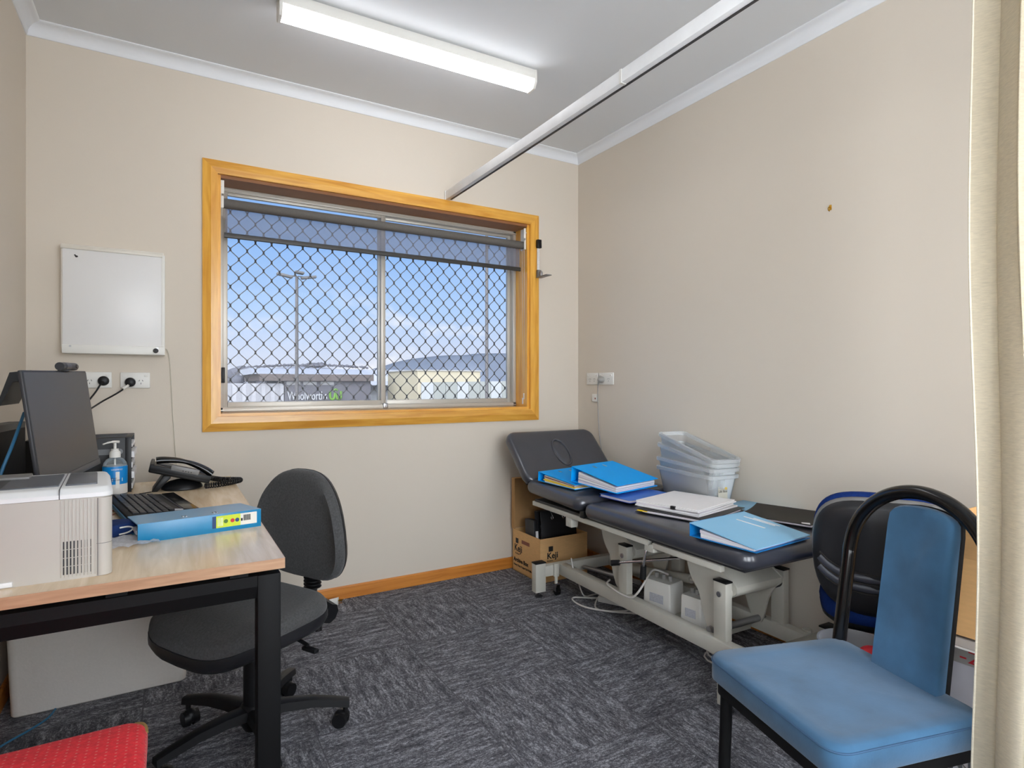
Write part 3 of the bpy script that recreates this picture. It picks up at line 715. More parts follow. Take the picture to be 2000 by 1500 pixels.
# label artwork wraps the side that faces the room
def wrap(mb, rad, a0):
    for v in mb.bm.verts:
        a = a0 + v.co.x / rad; r_ = rad + v.co.z
        v.co = Vector((r_ * math.cos(a), r_ * math.sin(a), v.co.y))
    return mb
a0 = R(-80)
q = MB().text('SANIMERO', .0078, TR((-.017, .104, .0003)), ext=.0002)
P('lettering', wrap(q, .0407, a0), M_white, sb)
cross = MB(); 
for k in range(4): cross.box((.004 , .044 + k * .0155, .0002), (.0125, .0155, .0004))
cross.box((.004, .068, .0002), (.034, .0125, .0004)); cross.box((.010, .068, .0002), (.022, .0125, .0004))
P('label_cross', wrap(cross, .0407, a0), M_white, sb)
q = MB().text('HAND', .0068, TR((-.018, .072, .0006)), ext=.0002); q.text('SANITISER', .0068, TR((-.018, .0645, .0006)), ext=.0002)
P('lettering', wrap(q, .0408, a0), M_ink, sb)
P('pump_collar', MB().lathe([(0, .150), (.0185, .150), (.0185, .168), (.017, .170), (.017, .172), (.0125, .174), (.0125, .182), (0, .183)], n=28), M_white, sb)
P('pump_stem', MB().cyl((0, 0, .18), (0, 0, .204), .0048), M_white, sb)
P('pump_nozzle', MB().tube(cr([(.013, .004, .208), (0, 0, .209), (-.018, -.012, .208), (-.036, -.024, .203)], 5), [.0085] * 3 + [.008] * 5 + [.0055] * 4 + [.0042] * 4, 10, flat=.62), M_white, sb)
P('dip_tube', MB().cyl((0, 0, .01), (0, 0, .15), .0030), M_white, sb)

# --- keyboard
kb = thing('keyboard', 'black keyboard with wrist rest lying across the desk', 'keyboard', (-.046, 2.368, .73), (0, 0, R(11.0)))
kz = lambda x: .012 + (.10 - x) * .10
kw = .214; kl = .445
P('body', MB().prism([(-.107, 0), (.107, 0), (.107, .008), (.060, .011), (-.090, .026), (-.107, .022)], 'y', -kl / 2, kl / 2, bev=.002), M_blackp, kb)
ky = MB(); slope = math.atan2(.015, .150)
for r_ in range(6):
    x = -.083 + r_ * .0212; z = .0258 - (x + .09) * .1
    y = -.205
    sizes = [1.0] * 15 + [.9] * 3 + [1] * 4
    if r_ == 5: sizes = [1.3, 1, 1.3, 6.2, 1.2, 1, 1.3, 1.0, .9, .9, .9, 1.9, 1]
    tot = sum(sizes); 
    for sct in sizes:
        wy = .410 * sct / tot
        ky.box((x, y + wy / 2, z + .003), (.0178, wy - .0050, .006), rot=(0, slope, 0), bev=.0012, seg=1)
        y += wy
P('keys', ky, mat('keycaps', (40, 40, 44), .35, noise=(80, .2)), kb)
P('wrist_rest', MB().bb(.064, .106, -kl / 2 + .004, kl / 2 - .004, .008, .0128, .003), M_blackg, kb)
P('silver_edge', MB().box((.0585, 0, .0125), (.0045, kl - .03, .003), bev=.001), M_slate, kb)
P('side_edge', MB().bb(-.112, -.107, -kl / 2 + .01, kl / 2 - .01, .004, .018, .002), M_bcable, kb)
def pen(label, a, b_, r_, m):
    a, b_ = Vector(a), Vector(b_); o = thing('pen', label, 'pen', tuple(a))
    P('barrel', MB().cyl(a, a + (b_ - a) * .82, r_, n=14), m, o, W=True)
    P('tip', MB().cyl(a + (b_ - a) * .82, b_, r_ * .95, .0009, n=14), m, o, W=True)
    P('band', MB().cyl(a + (b_ - a) * .10, a + (b_ - a) * .26, r_ * 1.06, n=14), M_steel, o, W=True)
    P('clip', MB().cyl(a + (b_ - a) * .60 + Vector((0, 0, r_)), a + (b_ - a) * .70 + Vector((0, 0, r_)), r_ * .4, n=8), M_steel, o, W=True)
    return o
pen('black pen with silver grip lying over the near end of the keyboard', (.000, 2.165, .7570), (.150, 2.205, .7350), .0042, M_blackp)
pen('black pen lying on the desk below the sanitiser bottle', (-.215, 2.575, .7355), (-.105, 2.655, .7355), .0055, M_blackp)
tag(P('desk_cable', MB().tube(cr([(-.275, 2.50, .733), (-.23, 2.60, .733), (-.15, 2.655, .733), (-.06, 2.705, .734)], 8), .0022, 8), M_blackp), 'thin black cord on the desk running towards the phone', 'cable')
ls = MB().tube(cr([(-.215, 2.34, .7325), (-.165, 2.375, .7325), (-.140, 2.365, .7325), (-.150, 2.33, .7325), (-.195, 2.22, .7325), (-.24, 2.12, .7325)], 8), .0020, 8)
tag(P('looped_cable', ls, M_brownp), 'thin dark looped cable on desk left of the keyboard', 'cable')

# --- telephone
ph = thing('telephone', 'black desk telephone with handset near the end of the desk', 'telephone', (.035, 2.79, .73))
Mp = TR((.035, 2.79, .73))
tilt = R(16.5)
PB = TR((0.004, 0, .064), (0, tilt, 0))      # body frame: x to the user, z out of the face
q = MB(); q.box((0, 0, 0), (.222, .190, .026), bev=.006, seg=3, M=PB); q.box((-.105, 0, .012), (.014, .188, .02), bev=.004, M=PB)
q.box((0, -.093, .008), (.222, .005, .022), bev=.002, M=PB)
P('body', q, M_blackp, ph)
q = MB(); q.box((.01, .045, .0135), (.19, .09, .004), bev=.001, M=PB); P('key_face', q, M_dkgrey, ph)
q = MB()
for i in range(4):
    for j in range(3): q.box((.02 + i * .018, .02 + j * .02, .0165), (.012, .014, .004), bev=.001, seg=1, M=PB)
P('buttons', q, M_slate, ph)
P('display', MB().box((-.055, .045, .016), (.05, .075, .003), M=PB), M_screen, ph)
q = MB(); q.box((.012, -.091, .022), (.105, .010, .024), bev=.004, M=PB)
P('side_key_panel', q, M_tgrey, ph)
q = MB()
for k in range(4): q.cyl((.005 + k * .010, -.0968, .018), (.005 + k * .010, -.0950, .018), .0022, n=8, M=PB)
P('panel_dots', q, M_ink, ph)
hs = cr([(-.096, -.062, .034), (-.07, -.062, .043), (-.02, -.062, .052), (.03, -.062, .050), (.08, -.062, .038), (.112, -.062, .024)], 5)
P('handset', MB().tube(hs, [.014 + .010 * abs(math.cos(PI * i / (len(hs) - 1))) for i in range(len(hs))], 16, M=PB, flat=.62), M_blackg, ph)
P('stand_foot', MB().pillow([(.075 * math.cos(2 * PI * k / 28) + .012, .070 * math.sin(2 * PI * k / 28) - .03) for k in range(28)], [(.9, 0), (1, .004), (.98, .012), (.85, .024), (.6, .034), (.25, .040)]), M_blackp, ph)
P('rear_strut', MB().prism([(-.095, 0), (-.075, 0), (-.028, .052), (-.035, .066), (-.055, .062)], 'y', -.07, .07, bev=.002), M_blackp, ph)
# coiled cord: a helix round a looping path
path = cr([(.128, 2.700, .742), (.168, 2.712, .742), (.220, 2.742, .742), (.258, 2.778, .742), (.266, 2.800, .742), (.240, 2.815, .743), (.205, 2.835, .743), (.178, 2.875, .743), (.160, 2.915, .743)], 24)
hx = []; L_ = len(path)
for i, p in enumerate(path):
    tn = (path[min(i + 1, L_ - 1)] - path[max(i - 1, 0)]).normalized(); s_ = tn.cross(Vector((0, 0, 1))).normalized()
    for k in range(4):
        f = i + k / 4; a = f * 1.35
        pp = p if i == L_ - 1 else p.lerp(path[i + 1], k / 4)
        hx.append(pp + s_ * (.0092 * math.cos(a)) + Vector((0, 0, .0092 * math.sin(a))))
P('coiled_cord', MB().tube(hx, .0028, 6), M_blackp, ph, W=True)
P('handset_cord', MB().tube(cr([(.140, 2.735, .752), (.146, 2.80, .745), (.150, 2.87, .744), (.160, 2.915, .743)], 6), .0018, 6), M_blackp, ph, W=True)

# --- binder builder
def binder(label, loc, rot, L_, D_, T, tf, mc, mtop, pages, grp, cat='binder', fan=0, top_ang=0, edge=None, name='lever_arch_binder', slots=True):
    """spine lies along local x at y=0, covers reach to y=-D; T = spine height, tf = height at the open edge"""
    o = thing(name, label, cat, loc, rot, grp)
    th = .0028
    U = [(-D_, 0), (0, 0), (0, T), (-D_, tf), (-D_, tf - th), (-.004, T - th - .001), (-.004, th), (-D_, th)]
    P('lower_cover', MB().prism([(-D_, 0), (0, 0), (0, th), (-D_, th)], 'x', -L_ / 2, L_ / 2), mc, o)
    P('spine', MB().box((0, -.0015, T / 2), (L_, .004, T), bev=.0014), mc, o)
    up = P('upper_cover', MB().prism([(0, T), (-D_, tf), (-D_, tf - th), (0, T - th)], 'x', -L_ / 2, L_ / 2), mtop, o, smooth=20)
    if slots:
        for x in (-.045, .035):
            y = -.050; z = T + (tf - T) * (.050 / D_) + .0006
            k = MB(); k.box((x, y, z), (.0035, .028, .0016), bev=.0006, rot=(math.atan2(T - tf, D_), 0, 0)); k.box((x + .008, y, z), (.0035, .028, .0016), bev=.0006, rot=(math.atan2(T - tf, D_), 0, 0))
            P('ring_slot', k, M_chrome, up)
    z = th
    tot = sum(p[0] for p in pages)
    for k, (tk, m, dx, dy) in enumerate(pages):
        yo = -.045 + dy; yi = -D_ + .012 + dy
        z0 = z; z1 = z + tk
        f = (tf - 2 * th) / (T - 2 * th) if T > 2 * th else 1
        f = max(.25, f)
        P('pages', MB().prism([(yi, th + (z0 - th) * f), (yo, z0), (yo, z1 - .0006), (yi, th + (z1 - th) * f - .0005)], 'x', -L_ / 2 + .006 + dx, L_ / 2 - .012 + dx), m, o, smooth=15)
        z = z1
    P('ring_mechanism', MB().bb(-.05, .05, -.045, -.012, th, th + .006, .001), M_steel, o)
    return o
# ring binder on the desk, spine towards the room
ang = math.atan2(1.910 - 1.863, .242 + .069)
db = binder('cyan ring binder with lime spine label on the desk edge', (.084, 1.887, .73), (0, 0, ang + PI), .317, .235, .052, .032, M_bindd, mat('frosted binder cover', (122, 176, 214), .28), [(.012, M_paper, .006, 0), (.012, M_paperl, .010, 0)], None, name='ring_binder')
def spine_art(o, m, x0, x1, z0, z1, y=.0004):
    return P('spine_label', MB().bb(x0, x1, .0004, y + .0006, z0, z1), m, o)
sl = spine_art(db, M_lime, -.100, -.024, .012, .046)      # local x runs right to left as seen
P('label_block', MB().bb(-.034, -.024, .0006, .0013, .012, .046), M_navyp, sl)
spine_art(db, mat('barcode white', (224, 220, 210), .5), -.146, -.100, .012, .046)
for x, m in ((-.060, M_greenp), (-.078, M_redp), (-.091, M_navyp)):
    P('label_dot', MB().cyl((x, .0008, .029), (x, .0016, .029), .0058, n=20), m, sl)
q = MB()
for k in range(12): q.bb(-.128 + k * .0017 - (k % 3) * .0003, -.1273 + k * .0017, .0008, .0016, .024, .041)
q.bb(-.106, -.101, .0008, .0016, .024, .032)
P('barcode', q, M_ink, sl)
q = MB()
for k in range(4): q.bb(-.052 + k * .004, -.0505 + k * .004, .0008, .0016, .017, .041)
P('label_print', q, M_paper, sl)
# navy folded pouch and plastic sleeve between the printer and the binder
nv = thing('glasses_pouch', 'navy blue folded cloth pouch between printer and ring binder', 'pouch', (-.152, 2.000, .73), (0, 0, R(32)))
P('cloth', MB().pillow([(x, y) for x, y in rr(.150, .085, .03, 6)], [(.9, .001), (1, .008), (1.0, .024), (.92, .034), (.6, .038), (.2, .036)]), M_navy, nv)
P('piping', MB().tube(cr([(.010, -.044, .008), (.030, -.0445, .009), (.044, -.0445, .014), (.046, -.044, .020), (.034, -.043, .025), (.012, -.042, .026)], 6), .0022, 8), M_white, nv)
slv = MB(); bsl = bmesh.new(); gs = 14; rows = []
for j in range(gs + 1):
    rows.append([bsl.verts.new((-.075 + .15 * i / gs, -.065 + .13 * j / gs, .003 + .006 * abs(math.sin(i * .9 + j * .5)) * (1 if 0 < i < gs else .3))) for i in range(gs + 1)])
for j in range(gs):
    for i in range(gs): bsl.faces.new((rows[j][i], rows[j][i + 1], rows[j + 1][i + 1], rows[j + 1][i]))
bmesh.ops.solidify(bsl, geom=bsl.faces[:], thickness=.0008)
slv.add(bsl, TR((-.105, 1.885, .7305), (0, 0, R(12))))
tag(P('plastic_sleeve', slv, M_sleeve, smooth=80), 'crumpled clear plastic sleeve sticking out left of the ring binder', 'plastic sleeve')

# ------------------------------------------------------------------ charcoal office chair
oc = thing('office_chair', 'charcoal fabric office chair pushed up to the desk', 'chair', (.240, 2.062, 0), (0, 0, R(210)))
def star(o, cz, radius, angs, rz, m=M_blackp, hubz=.115):
    P('hub', MB().lathe([(0, .045), (.032, .045), (.045, .07), (.046, hubz), (.036, hubz + .012), (0, hubz + .012)], n=24), m, o)
    for a in angs:
        a = R(a) - rz
        ca, sa = math.cos(a), math.sin(a)
        pts = [(.03, .104, .062), (.10, .107, .052), (.18, .104, .045), (.25, .092, .040), (radius + .012, .082, .036)]
        rings = []
        for d_, z, wd in pts:
            h = .034 - .010 * d_ / radius
            prof = [(-wd / 2, -h * .5), (-wd * .42, h * .35), (-wd * .25, h * .5), (wd * .25, h * .5), (wd * .42, h * .35), (wd / 2, -h * .5)]
            rings.append([Vector((d_ * ca - y * sa, d_ * sa + y * ca, z + zz)) for y, zz in prof])
        arm = P('base_arm', MB().loft(rings), m, o, smooth=50)
        cx, cy = radius * ca, radius * sa
        sw = a + R(70)
        c = MB()
        ax = Vector((math.cos(sw), math.sin(sw), 0)); fwd = Vector((-math.sin(sw), math.cos(sw), 0)) * .016
        cc = Vector((cx, cy, .027)) + fwd
        for s in (-1, 1): c.cyl(cc + ax * (s * .006), cc + ax * (s * .024), .026, .023, n=22)
        c.cyl(cc - ax * .02, cc + ax * .02, .010)
        c.ball(tuple(cc + Vector((0, 0, .006))), .024, sc=(1, 1, 1), u=14)
        c.cyl((cx, cy, .05), (cx, cy, .08), .008)
        P('caster', c, m, arm)
orz = R(210)
star(oc, 0, .285, [-14, 58, 130, 202, 274], orz)
P('gas_column', MB().cyl((0, 0, .10), (0, 0, .345), .034).cyl((0, 0, .26), (0, 0, .40), .019), M_blackp, oc)
# seat: local +x is forward
def seat_outline(w_, d_, n=40):
    o = []
    for k in range(n):
        a = 2 * PI * k / n; c_, s_ = math.cos(a), math.sin(a); e = 2 / 3.4
        x = d_ / 2 * math.copysign(abs(c_) ** e, c_); y = w_ / 2 * math.copysign(abs(s_) ** e, s_)
        y *= 1 + .05 * (x / (d_ / 2)); o.append((x, y))
    return o
so = seat_outline(.462, .440)
drop = lambda x, y: -.030 * max(0, (x - .10) / .13) ** 2 + .006 * (abs(y) / .24) ** 2
P('seat_cushion', MB().pillow(so, [(.93, .405), (.985, .412, drop), (1.0, .428, drop), (.99, .446, drop), (.95, .458, drop), (.85, .466, drop), (.6, .466), (.25, .463)], M=TR((.050, .012, 0))), M_greyf, oc, smooth=70)
P('seat_shell', MB().pillow(so, [(.45, .352), (.75, .358), (.96, .378, drop), (1.008, .398, drop), (1.006, .420, drop)], M=TR((.050, .012, 0))), M_shell, oc, smooth=60)
P('mechanism', MB().box((0, 0, .365), (.20, .12, .05), bev=.008), M_blackp, oc)
P('tilt_lever', MB().tube(cr([(-.03, .06, .36), (-.03, .16, .355), (-.03, .215, .345)], 5), .006).box((-.03, .225, .335), (.02, .06, .012), bev=.004), M_blackp, oc)
# backrest carrier with rubber bellows
bel = MB(); pts = cr([(-.12, 0, .375), (-.20, 0, .375), (-.235, 0, .40), (-.240, 0, .47), (-.235, 0, .56)], 6)
P('back_bar', MB().tube(pts, .020, 12, flat=.6), M_blackp, oc)
for k in range(11):
    z = .425 + k * .012
    bel.lathe([(.018, 0), (.031, .003), (.031, .006), (.018, .010)], c=(-.239, 0, z), n=20)
P('bellows', bel, M_blackp, oc)
kn = MB(); kn.cyl((-.19, .085, .385), (-.19, .145, .375), .038, .034, n=8); kn.cyl((-.19, .0, .385), (-.19, .07, .388), .012)
P('adjuster_knob', kn, M_blackp, oc)
P('height_stem', MB().cyl((-.225, .04, .37), (-.225, .045, .285), .013, n=14), M_blackp, oc)
def bo(w_, h_, n=44):
    o = []
    for k in range(n):
        a = 2 * PI * k / n; c_, s_ = math.cos(a), math.sin(a); e = 2 / 2.9
        y = w_ / 2 * math.copysign(abs(c_) ** e, c_); z = h_ / 2 * math.copysign(abs(s_) ** e, s_)
        y *= 1.02 - .30 * max(0, .35 + .65 * z / (h_ / 2)) ** 1.6
        o.append((y, z))
    return o
bo_ = bo(.440, .385)
back_lean = R(-3)
# local frame of the back: u = width (+y), v = up, w = out to the front (+x)
def backM(x, z, lean):
    return TR((x, 0, z), (0, -lean, 0)) @ Matrix(((0, 0, 1, 0), (1, 0, 0, 0), (0, 1, 0, 0), (0, 0, 0, 1)))
curve = lambda u, v: .035 * (abs(u) / .215) ** 2
BM = backM(-.225, .665, back_lean)
P('back_cushion', MB().pillow(bo_, [(.96, 0, curve), (1, .008, curve), (1, .026, curve), (.95, .042, curve), (.8, .052), (.5, .054), (.2, .052)], M=BM), M_greyf, oc, smooth=70)
P('back_shell', MB().pillow(bo_, [(.5, -.026), (.8, -.022, curve), (.97, -.008, curve), (1.005, .006, curve)], M=BM), M_shell, oc, smooth=60)
# white extension plug on the carpet behind the chair
ep_ = thing('extension_plug', 'white extension lead plug with brass pins on carpet by skirting', 'plug', (.752, 3.110, 0), (0, 0, R(-22)))
P('plug_body', MB().cyl((-.03, 0, .020), (.012, 0, .020), .011, .019, n=20).cyl((.012, 0, .020), (.016, 0, .020), .020, .020, n=20), M_white, ep_)
P('pin', MB().box((.026, .007, .024), (.020, .0018, .006)), M_brass, ep_); P('pin', MB().box((.026, -.007, .024), (.020, .0018, .006)), M_brass, ep_); P('pin', MB().box((.026, 0, .010), (.020, .006, .0018)), M_brass, ep_)
P('lead', MB().tube(cr([(-.03, 0, .018), (-.09, .0, .008), (-.2, .02, .004), (-.36, -.01, .004)], 6), .0036, 8), M_white, ep_)

# ------------------------------------------------------------------ red chair (only the seat corner shows)
rc = thing('visitor_chair', 'red woven seat of a black framed chair beside the desk', 'chair', (-.25, 1.235, 0))
def rp(w_, d_, z): return [Vector((x, y, z)) for x, y in rr(w_, d_, .045, 6)]
P('seat', MB().pad(.425, .45, .055, .045, .018, M=TR((0, 0, .402)), bulge=.004), M_redf, rc, smooth=60)
wear = MB(); wear.tube(cr([(.188, .216, .448), (.200, .210, .449), (.2075, .198, .448), (.2100, .175, .446)], 6), .004, 6)
P('worn_corner', wear, mat('worn foam', (150, 120, 70), .9), rc)
P('seat_pan', MB().bb(-.20, .20, -.21, .21, .385, .404, .006), M_blackp, rc)
for sx in (-1, 1):
    for sy in (-1, 1): P('leg', MB().cyl((sx * .19, sy * .20, 0), (sx * .18, sy * .19, .39), .011), M_blackm, rc)
P('backrest', MB().pad(.40, .36, .04, .05, .016, M=TR((-.225, 0, .70), (0, R(84), 0)) @ TR((0, 0, 0), (0, 0, R(90)))), M_redf, rc, smooth=60)
for s in (-1, 1): P('back_post', MB().tube([(-.19, s * .18, .39), (-.225, s * .18, .45), (-.235, s * .17, .80)], .010), M_blackm, rc)

# ------------------------------------------------------------------ treatment couch
co = thing('treatment_couch', 'dark vinyl treatment couch on a cream hydraulic frame along the right wall', 'treatment couch', (2.0, 2.0, 0), (0, 0, R(-1.6)))
V = lambda x, y, z: Vector((x - 2.0, y - 2.0, z))      # couch drawn square to the wall, then turned slightly
def cp(name, mb, m, par=co, smooth=40):
    mb.bm.transform(Matrix.Translation((-2.0, -2.0, 0))); return P(name, mb, m, par, smooth=smooth)
PX0, PX1 = 1.690, 2.335; PCX = (PX0 + PX1) / 2; PWd = PX1 - PX0
cp('main_pad', MB().pad(PWd, .955, .072, .055, .033, M=TR((PCX, 1.752, .520)), bulge=.004, n=8), M_vinyl, smooth=75)
cp('middle_pad', MB().pad(PWd, .520, .072, .055, .033, M=TR((PCX, 2.512, .546), (R(2.0), 0, 0)), bulge=.004, n=8), M_vinyl, smooth=75)
hr = math.atan2(.255, .265)
HM = TR((PCX - .01, 2.905, .708), (R(44), 0, 0))
cp('head_section', MB().pad(PWd - .02, .375, .060, .065, .026, M=HM, bulge=.004, n=8), M_vinyl, smooth=75)
ov = [(.048 * math.cos(2 * PI * k / 32), .092 * math.sin(2 * PI * k / 32)) for k in range(32)]
cp('breathing_hole_rim', MB().tube([(x * 1.06, y * 1.06, .0635) for x, y in ov], .006, 8, closed=True, M=HM), M_vinyl, smooth=75)
cp('breathing_hole_plug', MB().pillow(ov, [(.97, .050), (.97, .061), (.9, .0665), (.5, .068)], M=HM), M_vinyl, smooth=75)
cp('pad_hinge', MB().cyl((PX0 + .02, 2.238, .530), (PX1 - .02, 2.238, .530), .014).bb(PX0 + .01, PX0 + .03, 2.222, 2.256, .515, .55, .004), M_blackp)
# pad support rails
for x in (1.735, 2.29):
    cp('pad_rail', MB().bb(x - .012, x + .012, 1.800, 2.735, .486, .510, .003), M_cream)
    cp('pad_rail', MB().bb(x - .012, x + .012, 1.420, 1.775, .482, .506, .003), M_cream)
cp('pad_board', MB().bb(PX0 + .04, PX1 - .04, 1.32, 2.72, .508, .523), M_dkgrey)
cp('head_board', MB().box((0, 0, -.006), (PWd - .08, .32, .012), M=HM), M_dkgrey)
cp('pivot_block', MB().bb(1.725, 1.765, 2.36, 2.41, .44, .488, .003).cyl((1.722, 2.385, .462), (1.72, 2.385, .462), .012), M_cream)
cp('hinge_bracket', MB().bb(1.726, 1.75, 1.770, 1.825, .462, .490, .003).cyl((1.72, 1.778, .488), (1.76, 1.778, .488), .010), M_cream)
# base: two end bars with corner posts, two long rails
for y in (1.385, 2.665):
    cp('end_bar', MB().bb(1.745, 2.29, y - .022, y + .022, .108, .166, .003), M_cream)
    for x in (1.722, 2.305):
        cp('corner_post', MB().bb(x - .032, x + .032, y - .022, y + .022, .028, .184, .003), M_cream)
        cp('post_cap', MB().bb(x - .034, x + .034, y - .024, y + .024, .182, .190, .003), M_blackp)
        cp('levelling_foot', MB().lathe([(0, 0), (.022, 0), (.022, .006), (.010, .012), (.006, .013), (.006, .03), (0, .03)], c=(x, y, 0), n=20), M_dkgrey)
for x in (1.862, 2.205):
    cp('long_rail', MB().bb(x - .022, x + .022, 1.407, 2.643, .108, .168, .003), M_cream)
for x, y in ((1.818, 2.640), (2.25, 2.640), (1.80, 1.43), (2.23, 1.43)):
    k = MB(); k.cyl((x, y - .0, .105), (x, y, .175), .017)
    k.cyl((x, y, .06), (x, y, .11), .009)
    cs_ = cp('caster_stem', k, M_cream)
    q = MB(); q.cyl((x - .009, y - .008, .028), (x + .009, y - .008, .028), .026); cp('caster_wheel', q, M_blackg, cs_)
    q = MB(); q.bb(x - .014, x - .011, y - .02, y + .012, .025, .064); q.bb(x + .011, x + .014, y - .02, y + .012, .025, .064); q.bb(x - .014, x + .014, y - .012, y + .012, .058, .066)
    cp('caster_fork', q, M_chrome, cs_)
# uprights with pivot tubes
for y in (2.120, 1.540):
    for x in (1.872, 2.212):
        cp('upright', MB().bb(x - .018, x + .018, y - .030, y + .030, .166, .392, .003), M_cream)
        cp('upright_cap', MB().bb(x - .020, x + .020, y - .032, y + .032, .390, .397, .002), M_blackp)
        s = -1 if x < 2 else 1
        cp('pivot_bolt', MB().cyl((x + s * .017, y, .345), (x + s * .024, y, .345), .011, n=16), M_chrome)
    cp('pivot_tube', MB().cyl((1.885, y, .345), (2.20, y, .345), .024), M_cream)
    cp('tube_collar', MB().cyl((2.170, y, .345), (2.19, y, .345), .028), M_dkgrey)
# curved lift plates (two per side)
def plate(pts, x0, x1, name='lift_plate'):
    return cp(name, MB().prism([(p.x, p.y) for p in cr([(a, b, 0) for a, b in pts], 6, closed=False)], 'x', x0, x1), M_cream, smooth=30)
pl2 = [(1.80, .480), (1.765, .43), (1.735, .355), (1.690, .300), (1.668, .225), (1.640, .168), (1.605, .150), (1.585, .18), (1.560, .27), (1.53, .320), (1.50, .352), (1.51, .385), (1.60, .430), (1.68, .470)]
pl1 = [(p[0] + .585, p[1]) for p in pl2]
for x in (1.905, 2.170):
    plate(pl2, x - .004, x + .004); plate(pl1, x - .004, x + .004)
cp('lift_web', MB().prism([(1.70, .470), (1.50, .352), (1.50, .372), (1.68, .484)], 'x', 1.905, 2.17), M_cream)
cp('lift_web', MB().prism([(2.285, .470), (2.085, .352), (2.085, .372), (2.265, .484)], 'x', 1.905, 2.17), M_cream)
cp('cross_shaft', MB().cyl((1.88, 1.61, .168), (2.2, 1.61, .168), .014).cyl((1.872, 1.612, .178), (1.888, 1.612, .178), .012), M_steel)
cp('base_crossbar', MB().bb(1.884, 2.184, 1.66, 1.70, .10, .13, .003), M_cream)
cp('equipment_shelf', MB().bb(1.93, 2.09, 1.72, 2.10, .098, .106, .002).bb(1.884, 2.184, 2.03, 2.06, .085, .10), M_cream)
cp('actuator', MB().cyl((2.13, 2.48, .15), (2.13, 1.95, .24), .022).cyl((2.13, 1.95, .24), (2.13, 1.66, .28), .013), M_cream)
cp('gas_strut', MB().cyl((1.98, 2.60, .14), (1.96, 2.12, .20), .011), M_steel)
# release levers
lv = cp('release_lever', MB().tube(cr([(1.80, 1.84, .488), (1.752, 1.832, .470), (1.737, 1.836, .42), (1.735, 1.840, .385)], 6), .0062, 12), M_chrome)
cp('lever_grip', MB().cyl((1.735, 1.8395, .392), (1.734, 1.843, .335), .0125, .0135, n=16), M_blackp, lv)
lv = cp('release_lever', MB().tube([(1.98, 1.73, .425), (1.745, 2.04, .348)], .0062, 12), M_chrome)
cp('lever_grip', MB().cyl((1.757, 2.024, .352), (1.735, 2.054, .345), .0125, .0135, n=16), M_blackp, lv)
cp('lever_pivot', MB().cyl((1.80, 1.77, .47), (2.2, 1.77, .47), .010).bb(1.94, 2.06, 1.70, 1.79, .42, .486, .004), M_steel)

# --- gear under the couch
def psu(label, c, rz, sz):
    o = thing('power_supply', label, 'power supply', c, (0, 0, rz), 'white power supplies under the couch')
    P('case', MB().loft([[Vector((x, y, 0)) for x, y in rr(sz[0], sz[1], .008)], [Vector((x, y, sz[2] - .006)) for x, y in rr(sz[0] * .96, sz[1] * .96, .008)], [Vector((x, y, sz[2])) for x, y in rr(sz[0] * .90, sz[1] * .90, .008)]]), M_white, o)
    P('rating_label', MB().box((-sz[0] * .493 - .0006, 0, sz[2] * .45), (.001, sz[1] * .5, sz[2] * .28)), mat('rating label', (190, 192, 200), .5, noise=(200, .2)), o)
    for k in (-1, 0, 1):
        P('connector', MB().cyl((.0, k * sz[1] * .25, sz[2] - .002), (0, k * sz[1] * .25, sz[2] + .022), .009, n=14), M_gcable, o)
    return o
psu('white power supply box under the couch, the one nearer the window', (1.998, 1.998, .107), R(10), (.115, .150, .140))
psu('white power supply box under the couch, the one nearer the blue chairs', (2.005, 1.800, .107), R(8), (.11, .105, .128))
tag(P('motor_cable', MB().tube(cr([(2.03, 2.0, .262), (1.96, 2.02, .29), (1.90, 2.00, .27), (1.838, 1.995, .215), (1.822, 2.03, .182), (1.822, 2.12, .180), (1.845, 2.22, .184), (1.90, 2.27, .180)], 8), .0048, 10), M_wcable), 'grey white cable draped over the near long rail of couch', 'cable')
tag(P('supply_cable', MB().tube(cr([(2.07, 1.80, .245), (2.08, 1.83, .275), (2.10, 1.72, .30), (2.15, 1.72, .36), (2.14, 1.76, .44)], 8), .0042, 10), M_gcable), 'grey cable rising from the power supply to the couch underside', 'cable')
cb = [(2.05, 2.44, .008), (1.96, 2.50, .006), (1.888, 2.55, .006), (1.852, 2.50, .006), (1.86, 2.40, .006), (1.93, 2.30, .006), (2.02, 2.22, .006), (2.08, 2.16, .006)]
tag(P('floor_loop_cable', MB().tube(cr(cb, 8), .0048, 10), M_wcable), 'white cable looping on the carpet in front of the couch', 'cable')
tag(P('short_loop_cable', MB().tube(cr([(2.02, 2.47, .030), (1.955, 2.44, .016), (1.90, 2.38, .0055), (1.915, 2.32, .0055), (2.00, 2.27, .0055), (2.06, 2.28, .0055)], 8), .0042, 10), M_wcable), 'short white cable curling beside the power board', 'cable')
pb = thing('power_board', 'white power board lying on the carpet under the couch', 'power board', (2.035, 2.37, 0), (0, 0, R(-62)))
P('body', MB().box((0, 0, .017), (.20, .055, .032), bev=.006), M_white, pb)
for k in range(4):
    q = MB(); x = -.072 + k * .045
    for a, dx, dy in ((25, -.005, .004), (-25, .005, .004), (0, 0, -.007)): q.box((x + dx, dy, .0335), (.0018, .006, .001), rot=(0, 0, R(a)))
    P('socket_slots', q, M_dkgrey, pb)
P('plug', MB().cyl((-.03, 0, .033), (-.03, 0, .062), .018, .013, n=18), M_gcable, pb)
bc = []
for k in range(60):
    a = k * .55; bc.append((2.02 + .05 * math.cos(a) + .0015 * k - .04, 1.66 + .075 * math.sin(a), .006 + .0005 * k + .004 * math.sin(a * 1.7)))
tag(P('coiled_cable', MB().tube(bc, .0036, 8), M_wcable), 'tangled white cable coil on carpet under the couch middle', 'cable')
